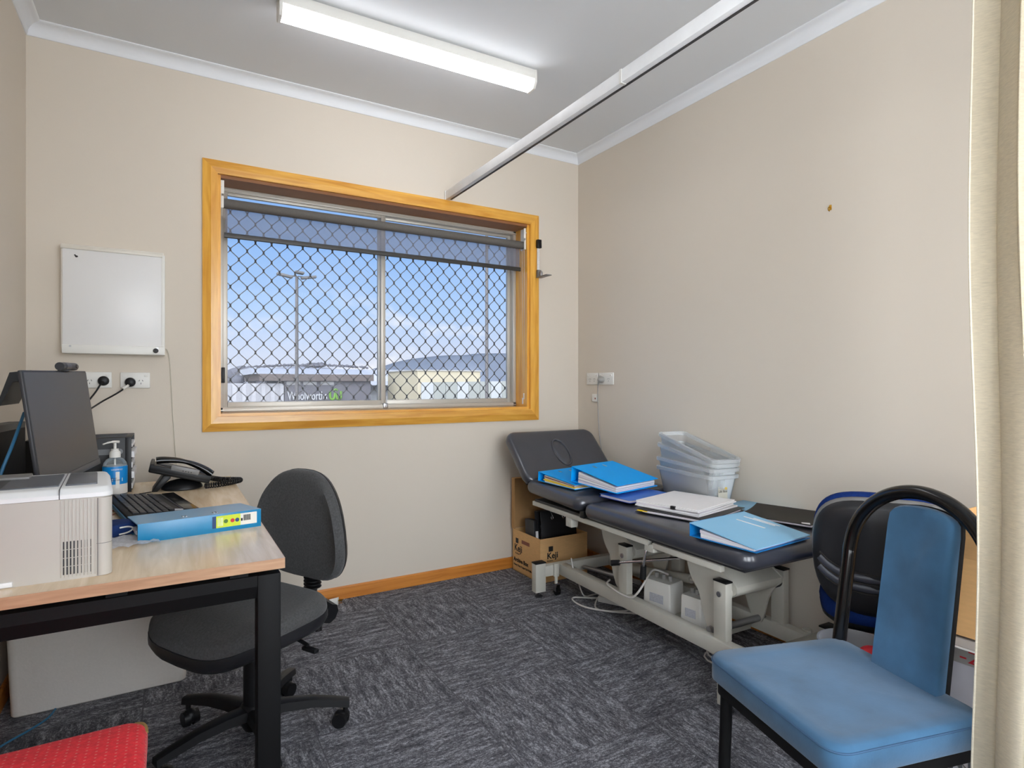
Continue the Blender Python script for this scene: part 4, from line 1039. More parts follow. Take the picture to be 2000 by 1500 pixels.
tag(P('couch_cord', MB().tube(cr([(1.905, 2.60, .185), (1.885, 2.57, .21), (1.880, 2.55, .17), (1.90, 2.53, .10), (1.93, 2.52, .02), (2.0, 2.53, .006), (2.12, 2.54, .006)], 8), .0042, 10), M_wcable), 'white cord hanging over the couch end bar', 'cable')

# ------------------------------------------------------------------ archive box
ab = thing('archive_box', 'open brown cardboard archive box with lid up under couch head', 'box', (2.02, 2.99, 0))
ax0, ax1, ay0, ay1, ah = 1.858, 2.200, 2.838, 3.150, .256
t_ = .004
bx = MB(); bx.bb(ax0, ax0 + t_, ay0, ay1, 0, ah); bx.bb(ax1 - t_, ax1, ay0, ay1, 0, ah); bx.bb(ax0 + t_, ax1 - t_, ay0, ay0 + t_, 0, ah); bx.bb(ax0 + t_, ax1 - t_, ay1 - t_, ay1, 0, ah); bx.bb(ax0, ax1, ay0, ay1, .0, t_)
P('body', bx, M_card, ab, W=True)
ld = MB(); ld.bb(ax0 - .006, ax1 + .006, ay1 - .002, ay1 + .003, ah + .002, ah + .318); 
ld.bb(ax0 - .008, ax0 - .004, ay1 - .036, ay1 + .002, ah + .004, ah + .318); ld.bb(ax1 + .004, ax1 + .008, ay1 - .036, ay1 + .002, ah + .004, ah + .318); ld.bb(ax0 - .004, ax1 + .004, ay1 - .036, ay1 + .002, ah + .314, ah + .318)
P('lid', ld, M_cardin, ab, W=True)
Lf = TR((ax0 - .0006, 0, 0)) @ Matrix(((0, 0, -1, 0), (-1, 0, 0, 0), (0, 1, 0, 0), (0, 0, 0, 1)))   # text on the left face: reads towards -y
def lface(y, z): return TR((ax0 - .0006, y, z)) @ Matrix(((0, 0, -1, 0), (-1, 0, 0, 0), (0, 1, 0, 0), (0, 0, 0, 1)))
def nface(x, z): return TR((x, ay0 - .0006, z)) @ Matrix(((1, 0, 0, 0), (0, 0, -1, 0), (0, 1, 0, 0), (0, 0, 0, 1)))
q = MB(); q.text('Keji', .058, lface(3.130, .128), sx=1.0, bold=.0012); q.text('Archive', .016, lface(3.120, .108)); q.text('Archive Box', .034, lface(3.138, .062), sx=.98, bold=.0012); q.text('Heavy Duty 3 Layer End Walls & Base', .0165, lface(3.138, .036), bold=.0004)
q.box((ax0 - .0008, 3.098, .192), (.001, .030, .030))
P('lettering', q, M_ink, ab, W=True)
q = MB(); q.text('Keji', .050, nface(1.905, .136), bold=.0012); q.text('Archive', .013, nface(1.905, .119)); q.box((1.932, ay0 - .0008, .192), (.030, .001, .030))
P('lettering', q, M_ink, ab, W=True)
P('hand_hole', MB().bb(ax0 - .001, ax0 + .001, 2.955, 3.045, .185, .207, .004), M_brownp, ab, W=True)
fl1 = thing('lever_arch_file', 'black lever arch file with two metal rings standing in the archive box', 'file', (2.058, 2.945, .075), (R(-7), 0, R(-3)))
P('cover', MB().box((0, -.035, .155), (.250, .004, .315), bev=.001).box((0, .035, .155), (.250, .004, .315), bev=.001).box((0, 0, .31), (.250, .074, .004), bev=.001), M_folder, fl1)
P('pages', MB().box((.01, .004, .12), (.20, .055, .20)), M_paperl, fl1)
for x in (-.045, .035):
    k = MB(); k.tube([(x + .007 * math.sin(2 * a), -.0385, .285 + .026 * math.cos(a)) for a in [2 * PI * i / 40 for i in range(40)]], .0018, 6, closed=True)
    P('finger_ring', k, M_chrome, fl1)
fl2 = thing('lever_arch_file', 'narrow black file with white label at the left inside archive box', 'file', (1.885, 2.955, .03), (R(-4), 0, 0))
P('cover', MB().box((0, 0, .158), (.032, .10, .315), bev=.003), M_folder, fl2)
P('spine_label', MB().box((.004, -.051, .17), (.018, .001, .16)), M_paper, fl2)

# ------------------------------------------------------------------ papers and binders on the couch
binder('bright blue lever arch binder lying nearest the couch head', (1.895, 2.700, .632), (R(2.2), 0, R(8.5)), .318, .285, .050, .026, M_bind, M_bind,
       [(.010, M_paper, -.006, -.01), (.006, M_yell, -.012, -.006), (.008, M_paperl, 0, 0), (.005, M_brownp, -.004, 0), (.006, M_paper, 0, 0)], 'blue binders on the couch')
binder('thick bright blue lever arch binder leaning on the flatter blue binder', (1.946, 2.470, .659), (R(4.5), 0, R(11)), .330, .300, .078, .040, M_bind, M_bind,
       [(.014, M_paperl, 0, 0), (.002, M_noted, 0, 0), (.012, M_paper, 0, 0), (.002, M_slate, .002, 0), (.012, M_paperl, 0, 0), (.012, M_paper, 0, 0)], 'blue binders on the couch')
nb = thing('spiral_notebook', 'mid blue spiral bound notebook half under the thick binder', 'notebook', (1.985, 2.172, .6060), (R(.5), 0, R(4)))
P('cover', MB().loft([[Vector((x, y, z)) for x, y in rr(.300, .212, .012)] for z in (.012, .0135)]), M_note, nb)
P('pages', MB().loft([[Vector((x, y, z)) for x, y in rr(.292, .204, .012)] for z in (.0015, .012)]), M_paperl, nb)
P('back_cover', MB().loft([[Vector((x, y, z)) for x, y in rr(.304, .216, .012)] for z in (0, .0015)]), M_noted, nb)
q = MB(); hxn = []
for k in range(260): hxn.append((-.142 + .284 * k / 259, .100 + .0075 * math.cos(k * 2 * PI / 10), .007 + .0085 * math.sin(k * 2 * PI / 10)))
P('wire_spiral', MB().tube(hxn, .0012, 5), M_ink, nb)
fo = thing('document_folder', 'black folder with loose sheets under the white paper stack', 'folder', (1.990, 1.826, .5975), (0, 0, R(14)))
P('lower_flap', MB().box((0, 0, .0015), (.37, .33, .003), bev=.001), M_folder, fo)
P('sheets', MB().box((-.012, -.012, .006), (.33, .29, .006)), M_paperl, fo)
P('upper_flap', MB().box((.01, .0, .0105), (.36, .32, .003), bev=.001), M_folder, fo)
P('yellow_tab', MB().box((-.165, .135, .0075), (.03, .05, .003)), M_yell, fo)
ps = thing('paper_stack', 'thick untidy stack of white paper with a black binder clip', 'paper', (2.002, 1.865, .610), (0, 0, R(13)))
for k, (dx, dy, r_, tk) in enumerate([(.006, -.004, -2, .007), (-.005, .004, 1.5, .007), (.004, .006, 3, .006), (-.002, -.003, -1, .006), (.0, .002, .5, .004)]):
    z = sum((.007, .007, .006, .006, .004)[:k])
    P('sheets', MB().box((dx, dy, z + tk / 2), (.325, .305, tk - .0008), rot=(0, 0, R(r_))), M_paper if k != 2 else M_paperl, ps)
P('binder_clip', MB().box((-.165, -.035, .024), (.012, .022, .014), bev=.002), M_folder, ps)
binder('pale blue binder with white stickers at the foot of couch', (1.832, 1.545, .5965), (R(0), 0, R(4)), .335, .272, .050, .013, M_bindin, M_bindl,
       [(.006, M_paperl, 0, 0), (.012, M_paper, 0, 0), (.012, M_paperl, -.004, 0)], 'blue binders on the couch', slots=False)
LBm = TR((1.832, 1.545, .5965), (0, 0, R(4)))
# stickers belong to the pale binder
lbo = [o for o in bpy.data.objects if o.get('label', '').startswith('pale blue binder')][0]
st_ = MB()
sl_ = math.atan2(.037, .272)
for x, y, l in ((.055, -.105, .11), (.118, -.100, .12), (.135, -.120, .10)):
    st_.box((x, y, .050 + y * (.037 / .272) + .0006), (.008, l, .0008), rot=(sl_, 0, R(10)))
P('stickers', st_, M_paper, lbo)
pf = MB().box((2.300, 1.70, .5985), (.22, .30, .003), rot=(0, 0, R(8)), bev=.001)
tag(P('pale_folder', pf, M_bindl), 'pale blue sheet folder beneath the black comb bound document', 'folder')
cbm = thing('comb_bound_document', 'dark grey comb bound document near the foot of the couch', 'document', (2.215, 1.535, .600), (0, 0, R(-74)))
P('back_cover', MB().box((0, 0, .0015), (.297, .225, .002)), M_folder, cbm)
P('pages', MB().box((0, 0, .005), (.290, .215, .006)), M_paperl, cbm)
bcv = bmesh.new(); rw = []
for j in range(9):
    y = -.112 + .225 * j / 8; rw.append([bcv.verts.new((-.148 + .297 * i / 10, y, .009 + .016 * ((j / 8 - .5) * 2) ** 2 * (1 if j > 4 else .15))) for i in range(11)])
for j in range(8):
    for i in range(10): bcv.faces.new((rw[j][i], rw[j][i + 1], rw[j + 1][i + 1], rw[j + 1][i]))
bmesh.ops.solidify(bcv, geom=bcv.faces[:], thickness=.0012)
P('front_cover', MB().add(bcv), M_taupe, cbm, smooth=70)
q = MB()
for k in range(21):
    x = -.138 + k * .0138; q.cyl((x, .113, .014), (x + .009, .113, .014), .0105, n=12)
P('comb_spine', q, M_ink, cbm)
P('white_tag', MB().box((.12, -.09, .0105), (.03, .03, .0008), rot=(0, 0, R(20))), M_paper, cbm)
gf = MB().box((2.235, 1.945, .5985), (.15, .20, .005), rot=(0, 0, R(22)), bev=.001)
tag(P('grey_folder', gf, M_taupe), 'grey brown folder edge beside the white paper stack', 'folder')

# --- nested clear tubs
def tub(label, M, lab):
    o = thing('plastic_tub', label, 'tub', M.to_translation(), M.to_euler(), 'nested clear tubs')
    L0, W0, L1, W1, Hh = .36, .13, .415, .165, .135
    b_ = bmesh.new()
    rings = [[(x, y, z) for x, y in rr(l_, w_, r_, 5)] for l_, w_, z, r_ in ((L0, W0, .002, .02), (L1, W1, Hh, .028), (L1 - .005, W1 - .005, Hh, .026), (L0 - .005, W0 - .005, .004, .018))]
    V_ = [[b_.verts.new(p) for p in r] for r in rings]; n = len(rings[0])
    for i in range(3):
        for j in range(n): b_.faces.new((V_[i][j], V_[i][(j + 1) % n], V_[i + 1][(j + 1) % n], V_[i + 1][j]))
    b_.faces.new(list(reversed(V_[0]))); b_.faces.new(V_[3])
    P('tub_body', MB().add(b_), M_tub, o, smooth=50)
    q = MB(); q.loft([[Vector((x, y, z)) for x, y in rr(L1 + a, W1 + a, .03, 5)] for a, z in ((.0, Hh - .020), (.014, Hh - .018), (.016, Hh - .002), (.004, Hh))], cap=False)
    q.loft([[Vector((x, y, z)) for x, y in rr(L1 + a, W1 + a, .03, 5)] for a, z in ((.002, Hh), (-.010, Hh), (-.012, Hh - .012))], cap=False)
    P('rim', q, M_tubr, o, smooth=50)
    if lab:
        P('product_label', MB().box((-L0 / 2 - .011, .0, .05), (.001, .055, .06)), mat('tub label', (206, 200, 184), .6), o)
        fm = TR((-L0 / 2 - .0122, .026, .052)) @ Matrix(((0, 0, -1, 0), (-1, 0, 0, 0), (0, 1, 0, 0), (0, 0, 0, 1)))
        P('lettering', MB().text('Life Box', .0155, fm, ext=.0003), M_ink, o)
        P('label_flower', MB().ball((-L0 / 2 - .012, -.018, .072), .008, sc=(.1, 1, 1)), M_yell, o)
    return o
TBx = 2.262; TBy = 2.045
tub('clear plastic tub at the bottom of the nested stack', TR((TBx, TBy, .600), (0, 0, R(82))), True)
tub('clear plastic tub second from the bottom of nested stack', TR((TBx, TBy, .640), (0, R(-2), R(83))), False)
tub('clear plastic tub third up in the nested stack, tilting', TR((TBx + .005, TBy + .015, .690), (0, R(-9), R(83))), False)
tub('clear plastic tub topmost of the nested stack, tilted up', TR((TBx + .008, TBy + .02, .728), (0, R(-14), R(83))), False)

# ------------------------------------------------------------------ blue velour chair
bc_ = thing('side_chair', 'dusty blue velour chair with black hoop back beside the curtain', 'chair', (1.392, .822, 0), (0, 0, R(164)))
# local +x forward, +y left of the sitter
cz = .440
SO = []
for x, y in rr(.425, .435, .045, 8): SO.append((x, y * (1.0 + .03 * x / .21)))
sag = lambda x, y: .006 * math.cos(x * 9) * math.cos(y * 8) - .008
P('seat_cushion', MB().pillow(SO, [(.97, cz - .066), (1.0, cz - .060), (1.0, cz - .014), (.985, cz - .004), (.95, cz + .001), (.80, cz + .004, sag), (.55, cz + .004, sag), (.25, cz + .004, sag)]), M_bluev, bc_, smooth=70)
P('seat_welt', MB().tube([(x * 1.001, y * 1.001, cz - .013) for x, y in SO], .0022, 6, closed=True), mat('dark welt', (52, 82, 112), .9), bc_)
P('seat_frame', MB().loft([[Vector((x * s, y * s, z)) for x, y in SO] for s, z in ((.93, cz - .098), (.95, cz - .096), (.95, cz - .066), (.9, cz - .064))]), M_blackm, bc_)
for s in (-1, 1):
    P('leg', MB().cyl((.185, s * .185, .006), (.175, s * .180, cz - .07), .0155, n=18), M_blackm, bc_)
    P('foot_cap', MB().cyl((.185, s * .185, 0), (.185, s * .185, .02), .018, n=18), M_blackp, bc_)
    P('leg', MB().tube(cr([(-.235, s * .185, .006), (-.205, s * .19, .22), (-.195, s * .195, cz - .03)], 6), .0145, 16), M_blackm, bc_)
# hoop: oval tube arching over the pad, leaning back
lean = R(8)
hp = []
hw, ht = .198, .458
for k in range(31):
    tt = k / 30
    if tt < .5:
        hp.append(None)
hoop = []
arc0 = ht - .190
for z in (-.03, .05, .12, .20, .25): hoop.append((hw, z))
for k in range(13):
    a = PI * k / 12; hoop.append((hw * math.cos(a), arc0 + .190 * math.sin(a)))
for z in (.25, .20, .12, .05, -.03): hoop.append((-hw, z))
BMx = lambda off: TR((-.200 - off, 0, cz - .01), (0, -lean, 0)) @ Matrix(((0, 0, 1, 0), (1, 0, 0, 0), (0, 1, 0, 0), (0, 0, 0, 1)))
def widen(p): 
    u, v = p; return (u * (1 + .10 * max(0, v) / ht * 0), v, 0)
pth = cr([widen(p) for p in hoop], 4)
P('hoop_frame', MB().tube(pth, .0180, 16, M=BMx(0)), M_blackg, bc_, smooth=70)
bp_ = []
pu = .022; ph_ = .091
for k in range(0, 9): bp_.append((pu + ph_ - .003 * k / 8, -.01 + .380 * k / 8))
for k in range(1, 12):
    a = PI * k / 12; bp_.append((pu + (ph_ - .003) * math.cos(a), .376 + .050 * math.sin(a) ** .6))
for k in range(8, -1, -1): bp_.append((pu - ph_ + .003 * k / 8, -.01 + .380 * k / 8))
cvb = lambda u, v: -.010 * (1 - (u / .11) ** 2)
P('back_pad', MB().pillow(bp_, [(.985, -.004), (1, .004), (1, .018), (.97, .026), (.85, .030, cvb), (.5, .030, cvb), (.2, .030, cvb)], M=BMx(0)), M_bluev, bc_, smooth=70)
P('back_panel', MB().pillow(bp_, [(.9, -.014), (1.01, -.012), (1.015, -.002), (.98, .002)], M=BMx(0)), M_blackm, bc_)

# ------------------------------------------------------------------ second office chair, back towards the room
c2 = thing('office_chair', 'royal blue office chair with black plastic back facing the wall', 'chair', (2.140, 1.106, 0), (0, 0, R(33)))
c2z = R(33)
star(c2, 0, .180, [0, 72, 144, 216, 288], c2z)
P('gas_column', MB().cyl((0, 0, .10), (0, 0, .25), .028).cyl((0, 0, .25), (0, 0, .36), .018), M_blackp, c2)
so2 = seat_outline(.37, .34)
P('seat_cushion', MB().pillow(so2, [(.9, .355), (.985, .365), (1.0, .385), (.98, .412), (.88, .424), (.5, .428), (.2, .426)], M=TR((.01, 0, 0))), M_royal, c2, smooth=70)
P('seat_shell', MB().pillow(so2, [(.5, .322), (.85, .330), (.98, .350), (.99, .362)], M=TR((.02, 0, 0))), M_shell, c2, smooth=60)
sh2 = []
for k in range(48):
    a = 2 * PI * k / 48; c_, s_ = math.cos(a), math.sin(a); e = 2 / 3.6
    y = .213 * math.copysign(abs(c_) ** e, c_); z = .197 * math.copysign(abs(s_) ** e, s_)
    y *= 1.0 - .16 * max(0, -z / .205) ** 1.6 - .03 * max(0, z / .205) ** 2
    sh2.append((y, z))
cv2 = lambda u, v: .030 * (abs(u) / .22) ** 2
B2 = backM(-.166, .588, R(6))
P('back_shell', MB().pillow(sh2, [(.2, -.030), (.6, -.030, cv2), (.86, -.026, cv2), (.965, -.016, cv2), (.992, .002, cv2)], M=B2), M_shell, c2, smooth=60)
P('back_rim', MB().pillow([(a, b_ + .007) for a, b_ in sh2], [(.93, -.004, cv2), (.985, -.002, cv2), (1.0, .006, cv2), (.985, .014, cv2)], M=B2), M_tgrey, c2, smooth=60)
P('back_cushion', MB().pillow([(a, b_ + .020) for a, b_ in sh2], [(.94, .010, cv2), (.985, .018, cv2), (.985, .036, cv2), (.95, .052, cv2), (.7, .060, cv2), (.3, .062, cv2)], M=B2), M_royal, c2, smooth=70)
for k, (v0, dp) in enumerate(((-.045, .0), (-.078, .0), (-.111, .0))):
    pts = []
    for i in range(17):
        u = -.200 + .400 * i / 16; ed = (abs(u) / .2) ** 4
        v = v0 + .050 * ed
        sc_ = 1.0
        pts.append((u * .95, v, -.0285 + cv2(u, v) * .86 + .010 * (abs(u) / .2) ** 6))
    P('back_groove', MB().tube(pts, .0032, 6, M=B2), M_ink, c2)
    if k < 2: P('back_stripe', MB().tube([(p[0], p[1] - .0165, p[2] + .0035) for p in pts], .0125, 8, M=B2, flat=.4), M_slate, c2, smooth=70)
P('back_bar', MB().tube(cr([(.0, 0, .345), (-.11, 0, .345), (-.160, 0, .365), (-.175, 0, .42)], 6), .019, 12), M_blackp, c2)

# ------------------------------------------------------------------ boxes stacked beyond the curtain
LM = Matrix(((0, 0, -1, 0), (-1, 0, 0, 0), (0, 1, 0, 0), (0, 0, 0, 1)))     # lettering on a face that looks to -x
b3 = thing('carton', 'white printed carton lowest in the stack behind the blue velour chair', 'box', (1.955, .692, 0), (0, 0, 0), 'cartons beside the curtain')
P('body', MB().box((0, 0, .104), (.35, .385, .208), bev=.003), mat('printed carton white', (200, 198, 202), .7), b3)
P('lettering', MB().text('MINUTE', .085, TR((-.1755, .105, .135)) @ LM), mat('grey block print', (96, 98, 102), .7), b3)
q = MB()
for k in range(7): q.box((-.1755, .165 - k * .030, .17 - (k % 2) * .006), (.0008, .003, .075), rot=(R(-52), 0, 0))
P('printed_lines', q, M_tgrey, b3)
b1 = thing('carton', 'white carton with a grey lid band and red mark, second in the stack', 'box', (1.958, .668, .209), (0, 0, R(1.5)), 'cartons beside the curtain')
P('body', MB().box((0, 0, .112), (.335, .38, .224), bev=.003), mat('carton white', (206, 204, 212), .7), b1)
P('lid', MB().box((0, 0, .243), (.343, .388, .046), bev=.003), mat('carton grey lid', (168, 164, 160), .7), b1)
P('lettering', MB().text('-Z', .045, TR((-.1722, .062, .228)) @ LM, sx=1.3), M_redp, b1)
P('flap', MB().box((-.045, 0, 0), (.09, .36, .003), M=TR((-.173, 0, .262), (0, R(20), 0))), M_paper, b1)
b2 = thing('carton', 'open brown cardboard carton on top of the stack by the curtain', 'box', (1.985, .640, .482), (0, 0, R(2)), 'cartons beside the curtain')
wl = MB(); wl.box((-.14, 0, .105), (.004, .36, .21)); wl.box((.14, 0, .105), (.004, .36, .21)); wl.box((0, -.18, .105), (.28, .004, .21)); wl.box((0, .18, .105), (.28, .004, .21)); wl.box((0, 0, .002), (.28, .36, .004))
P('body', wl, M_card, b2)
P('flap', MB().box((0, 0, .05), (.003, .35, .10), M=TR((-.14, 0, .21), (0, R(-14), 0))), M_card, b2)
P('flap', MB().box((0, 0, .06), (.003, .35, .12), M=TR((.14, 0, .21), (0, R(12), 0))), M_card, b2)
P('flap', MB().box((0, 0, .05), (.27, .003, .10), M=TR((0, .18, .21), (R(10), 0, 0))), M_card, b2)
gt = thing('waste_bin', 'frosted grey waste bin behind the blue velour chair', 'bin', (1.805, 1.005, 0))
P('bowl', MB().lathe([(0, 0), (.078, 0), (.082, .006), (.100, .360), (.104, .364), (.104, .372), (.099, .372), (.096, .360), (.078, .012), (0, .010)], n=36), M_bag, gt)
P('red_wrapper', MB().ball((.03, -.03, .345), .03, sc=(1.2, 1, .6)), M_redp, gt)

# ------------------------------------------------------------------ outside
GZ = -3.0
def omat(n, c, r=.8):  # outdoor colours darkened to offset the added sky glow
    c = [v * .58 for v in c]; return mat(n, c, r, spec=.2, noise=(.6, .05))
gd = MB().bb(-60, 160, 4.5, 900, GZ - .3, GZ); o = P('ground', gd, omat('asphalt', (120, 118, 116))); o['kind'] = 'structure'
sm = thing('supermarket', 'low grey supermarket building with green emblem and white sign', 'building', (9.2, 44, GZ))
P('walls', MB().bb(6.45, 12.1, 40, 48, GZ, 1.50), omat('grey cladding', (118, 116, 126)), sm, W=True)
P('fascia', MB().bb(4.9, 12.2, 39.6, 48.3, 1.36, 1.80), omat('brown fascia', (116, 104, 102)), sm, W=True)
P('roof', MB().prism([(39.8, 1.80), (48.2, 1.80), (48.2, 2.22), (42.0, 2.22)], 'x', 4.6, 12.2), omat('white roof', (214, 218, 232)), sm, W=True)
for x in (6.55, 7.60, 8.72): P('high_window', MB().bb(x, x + .86, 39.96, 40, 1.10, 1.32), omat('pale window', (196, 196, 200)), sm, W=True)
fm = TR((6.62, 39.93, .12)) @ Matrix(((1, 0, 0, 0), (0, 0, -1, 0), (0, 1, 0, 0), (0, 0, 0, 1)))
P('lettering', MB().text('Woolworths', .80, fm, ext=.03, sx=.60), omat('sign white', (236, 238, 244)), sm, W=True)
em = MB()
gx, gz = 9.68, .42
em.tube(cr([(gx - .36, 39.93, gz + .26), (gx - .34, 39.93, gz - .2), (gx - .12, 39.93, gz - .26), (gx, 39.93, gz + .14), (gx + .12, 39.93, gz - .26), (gx + .34, 39.93, gz - .2), (gx + .36, 39.93, gz + .26)], 8), .075, 8)
em.tube(cr([(gx - .13, 39.93, gz + .3), (gx, 39.93, gz + .40), (gx + .14, 39.93, gz + .3)], 6), .05, 8)
P('emblem', em, omat('leaf green', (120, 176, 60)), sm, W=True)
P('red_signboard', MB().bb(11.2, 12.2, 39.7, 39.9, -.42, -.05), omat('red sign', (206, 96, 92)), sm, W=True)
wl1 = thing('warehouse', 'pale ribbed warehouse wall left of the supermarket', 'building', (4.4, 41, GZ))
P('wall', MB().bb(2.2, 6.4, 40, 42, GZ, 1.20), omat('pale wall', (206, 206, 214)), wl1, W=True)
rb = MB()
for k in range(7): rb.bb(2.5 + k * .56, 2.78 + k * .56, 39.96, 40, GZ, 1.16)
P('cladding_ribs', rb, omat('grey rib', (184, 184, 192)), wl1, W=True)
P('red_signboard', MB().bb(4.55, 5.2, 39.8, 39.95, -.42, -.12), omat('red board', (216, 120, 116)), wl1, W=True)
wr = thing('white_shed', 'long white shed roof seen through the right window pane', 'building', (15, 50, GZ))
P('walls', MB().bb(12.8, 24, 52, 60, GZ, 1.9), omat('shed wall', (222, 224, 230)), wr, W=True)
P('roof', MB().prism([(50, 1.05), (61, 1.05), (61, 2.62), (58, 2.62)], 'x', 12.6, 24.2), omat('shed roof', (226, 228, 236)), wr, W=True)
fe = thing('panel_fence', 'pale grey panel fence below the hill', 'fence', (15, 30, GZ))
for k in range(10):
    x = 11.9 + k * .72
    P('fence_panel', MB().bb(x, x + .70, 30, 30.08, GZ, 1.25 + .012 * k), omat('fence grey' if k % 3 else 'fence light', (176, 180, 176) if k % 3 else (206, 210, 214)), fe, W=True)
cb_ = thing('cream_building', 'cream flat roofed building behind the panel fence', 'building', (17, 36, GZ))
P('walls', MB().bb(14.0, 18.6, 36, 42, GZ, 2.02), omat('cream render', (232, 220, 190)), cb_, W=True)
P('roof_edge', MB().bb(13.9, 18.7, 35.9, 42.1, 2.02, 2.10), omat('roof edge', (206, 204, 200)), cb_, W=True)
def pole(label, x, y, top, r_, heads):
    o = thing('light_pole', label, 'light pole', (x, y, GZ), (0, 0, 0), 'light poles outside')
    P('post', MB().cyl((x, y, GZ), (x, y, top), r_, r_ * .8, n=14), omat('pole grey', (112, 108, 110)), o, W=True)
    if heads:
        for s in (-1, 1):
            P('lamp_head', MB().box((x + s * .72, y, top + .02), (.95, .35, .16), rot=(0, R(-10 * s), 0), bev=.05).box((x + s * .3, y, top + .03), (.5, .08, .06)), omat('lamp head', (120, 118, 120)), o, W=True)
        P('lamp_head', MB().box((x + .1, y - .3, top + .22), (.55, .5, .14), rot=(0, R(6), 0), bev=.05), omat('lamp head', (120, 118, 120)), o, W=True)
    return o
pole('tall light pole with lamp heads seen through the left pane', 6.93, 40.0 - 1.5, 7.9, .115, True)
pole('grey light pole rising out of view in the right pane', 10.62, 20.0, 9.5, .068, False)
# hill and distant tree line as real ridges
def ridge(name, prof, y, depth, base, m, cat):
    rings = []
    for f, k in ((0, 0), (.10, .55), (.35, .9), (.55, 1), (1, 0)):
        rings.append([Vector((x, y + depth * f + 8 * math.sin(x * .05), base + (z - base) * k)) for x, z in prof])
    b_ = bmesh.new(); V_ = [[b_.verts.new(p) for p in r] for r in rings]
    for i in range(len(V_) - 1):
        for j in range(len(prof) - 1): b_.faces.new((V_[i][j], V_[i][j + 1], V_[i + 1][j + 1], V_[i + 1][j]))
    bmesh.ops.recalc_face_normals(b_, faces=b_.faces[:])
    o = P(name, MB().add(b_), m, smooth=80); o['kind'] = 'structure'
    return o
hp_ = cr([(270, GZ, 0), (300, 22, 0), (330, 33, 0), (363, 43, 0), (405, 50, 0), (447, 55, 0), (490, 57, 0), (540, 62, 0), (640, 60, 0), (800, 40, 0)], 6)
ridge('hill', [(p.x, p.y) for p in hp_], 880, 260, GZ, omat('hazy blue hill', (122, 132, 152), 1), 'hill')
rh = cr([(20, 8, 0), (66, 14, 0), (100, 22, 0), (150, 27, 0), (195, 29, 0), (240, 25, 0), (275, 22, 0), (320, 6, 0)], 8)
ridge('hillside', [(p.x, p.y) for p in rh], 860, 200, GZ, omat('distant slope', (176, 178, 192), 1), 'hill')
tl = bmesh.new()
for k in range(90):
    x = 100 + k * 1.9 + rnd.uniform(-1, 1); z = 25 + 4.5 * math.sin((x - 95) / 62) + rnd.uniform(-.8, .8)
    r_ = rnd.uniform(1.2, 2.4) + (2.2 if 178 < x < 200 else 0)
    mm = Matrix.Translation((x, 905 + rnd.uniform(-3, 3), z)) @ Matrix.Diagonal((1.3, 1, .95, 1))
    bmesh.ops.create_icosphere(tl, subdivisions=1, radius=r_, matrix=mm)
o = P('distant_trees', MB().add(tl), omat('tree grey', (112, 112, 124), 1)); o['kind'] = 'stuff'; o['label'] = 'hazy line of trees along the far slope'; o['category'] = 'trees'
tr_ = bmesh.new()
for k in range(26):
    x = rnd.uniform(2.6, 6.6); z = rnd.uniform(.9, 1.75) + .5 * math.exp(-((x - 5.2) / .9) ** 2)
    bmesh.ops.create_icosphere(tr_, subdivisions=2, radius=rnd.uniform(.35, .62), matrix=Matrix.Translation((x, 51 + rnd.uniform(-.8, .8), z)))
for x in (3.2, 4.4, 5.3, 6.1):
    bmesh.ops.create_cone(tr_, segments=8, radius1=.14, radius2=.10, depth=4.2, matrix=Matrix.Translation((x, 51, GZ + 2.1)))
for v in tr_.verts: v.co += Vector((rnd.uniform(-.06, .06), rnd.uniform(-.06, .06), rnd.uniform(-.08, .08)))
o = P('tree_clump', MB().add(tr_), omat('grey green leaves', (120, 120, 132), 1)); o['kind'] = 'stuff'; o['label'] = 'grey green tree clump behind the warehouse'; o['category'] = 'trees'

# ------------------------------------------------------------------ world, sun, camera
GLOW = 11.0
wd = bpy.data.worlds.new('sky'); SC.world = wd; wd.use_nodes = True
nt = wd.node_tree; N = nt.nodes; L = nt.links
bg = N['Background']
tc = N.new('ShaderNodeTexCoord'); sp = N.new('ShaderNodeSeparateXYZ'); L.new(tc.outputs['Generated'], sp.inputs[0])
rp_ = N.new('ShaderNodeValToRGB'); L.new(sp.outputs[2], rp_.inputs[0]); E = rp_.color_ramp.elements
E[0].position = 0; E[0].color = lin((218, 222, 236)); E[1].position = 1; E[1].color = lin((96, 150, 226))
for p_, c_ in ((.05, (206, 218, 242)), (.12, (174, 206, 248)), (.22, (142, 186, 244)), (.4, (122, 172, 238))):
    e = E.new(p_); e.color = lin(c_)
mp2 = N.new('ShaderNodeMapping'); mp2.inputs['Scale'].default_value = (5.5, 5.5, 11); mp2.inputs['Location'].default_value = (.6, .2, .15); L.new(tc.outputs['Generated'], mp2.inputs[0])
nz_ = N.new('ShaderNodeTexNoise'); nz_.inputs['Scale'].default_value = 1.0; nz_.inputs['Detail'].default_value = 8; nz_.inputs['Roughness'].default_value = .58; L.new(mp2.outputs[0], nz_.inputs['Vector'])
rc_ = N.new('ShaderNodeValToRGB'); L.new(nz_.outputs['Fac'], rc_.inputs[0]); rc_.color_ramp.elements[0].position = .50; rc_.color_ramp.elements[1].position = .62
hm = N.new('ShaderNodeValToRGB'); L.new(sp.outputs[2], hm.inputs[0]); H_ = hm.color_ramp.elements
H_[0].position = 0.0; H_[0].color = (.8, .8, .8, 1); H_[1].position = .16; H_[1].color = (.06, .06, .06, 1)
e = H_.new(.09); e.color = (1, 1, 1, 1)
ml = N.new('ShaderNodeMath'); ml.operation = 'MULTIPLY'; L.new(rc_.outputs[0], ml.inputs[0]); L.new(hm.outputs[0], ml.inputs[1])
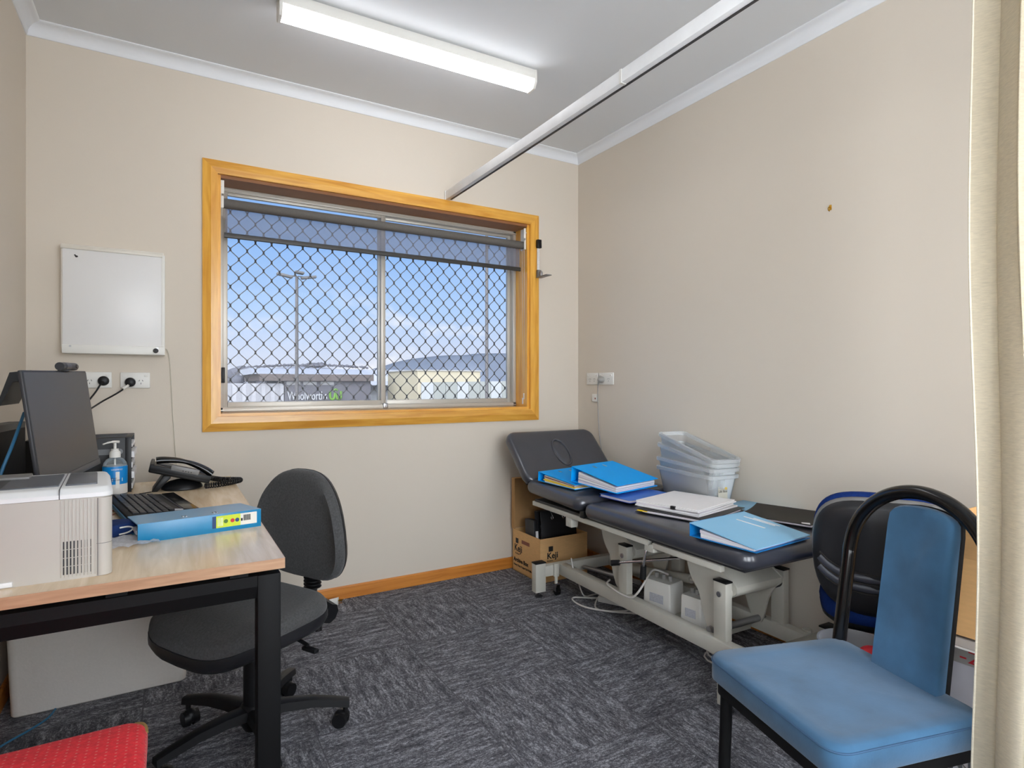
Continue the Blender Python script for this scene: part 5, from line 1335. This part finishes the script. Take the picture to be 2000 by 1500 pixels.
mxs = N.new('ShaderNodeMix'); mxs.data_type = 'RGBA'; L.new(ml.outputs[0], mxs.inputs[0]); L.new(rp_.outputs[0], mxs.inputs[6]); mxs.inputs[7].default_value = lin((246, 247, 252))
# bright sky patch added behind the camera, lighting the room through the unseen windows
dt = N.new('ShaderNodeVectorMath'); dt.operation = 'DOT_PRODUCT'; L.new(tc.outputs['Generated'], dt.inputs[0]); dt.inputs[1].default_value = Vector((-.50, -.84, .14)).normalized()
mr = N.new('ShaderNodeMapRange'); mr.interpolation_type = 'SMOOTHSTEP'; L.new(dt.outputs['Value'], mr.inputs[0]); mr.inputs[1].default_value = .10; mr.inputs[2].default_value = 1.0; mr.inputs[3].default_value = 0; mr.inputs[4].default_value = GLOW
vs = N.new('ShaderNodeVectorMath'); vs.operation = 'SCALE'; vs.inputs[0].default_value = (.93, .97, 1.0); L.new(mr.outputs[0], vs.inputs['Scale'])
va = N.new('ShaderNodeVectorMath'); va.operation = 'ADD'; L.new(mxs.outputs[2], va.inputs[0]); L.new(vs.outputs[0], va.inputs[1])
L.new(va.outputs[0], bg.inputs['Color']); bg.inputs['Strength'].default_value = 1.0

sl = bpy.data.lights.new('sun', 'SUN'); sl.energy = .1; sl.angle = R(3); so_ = bpy.data.objects.new('sun', sl); COL.objects.link(so_)
so_.rotation_euler = (R(52), 0, R(-18))
th = math.atan(670 / 1140.0)
cam = bpy.data.cameras.new('camera'); co_ = bpy.data.objects.new('camera', cam); COL.objects.link(co_)
cam.sensor_width = 36; cam.sensor_fit = 'HORIZONTAL'; cam.lens = 36 * 1140 / 2000; cam.clip_start = .05; cam.clip_end = 3000
co_.location = (0, 0, 1.16); co_.rotation_euler = (R(90), 0, -th)
SC.camera = co_
SC.view_settings.view_transform = 'Standard'; SC.view_settings.look = 'None'; SC.view_settings.gamma = 1; SC.view_settings.use_curve_mapping = False
SC.view_settings.exposure = 0.08
SC.cycles.max_bounces = 10; SC.cycles.diffuse_bounces = 6; SC.cycles.transparent_max_bounces = 24
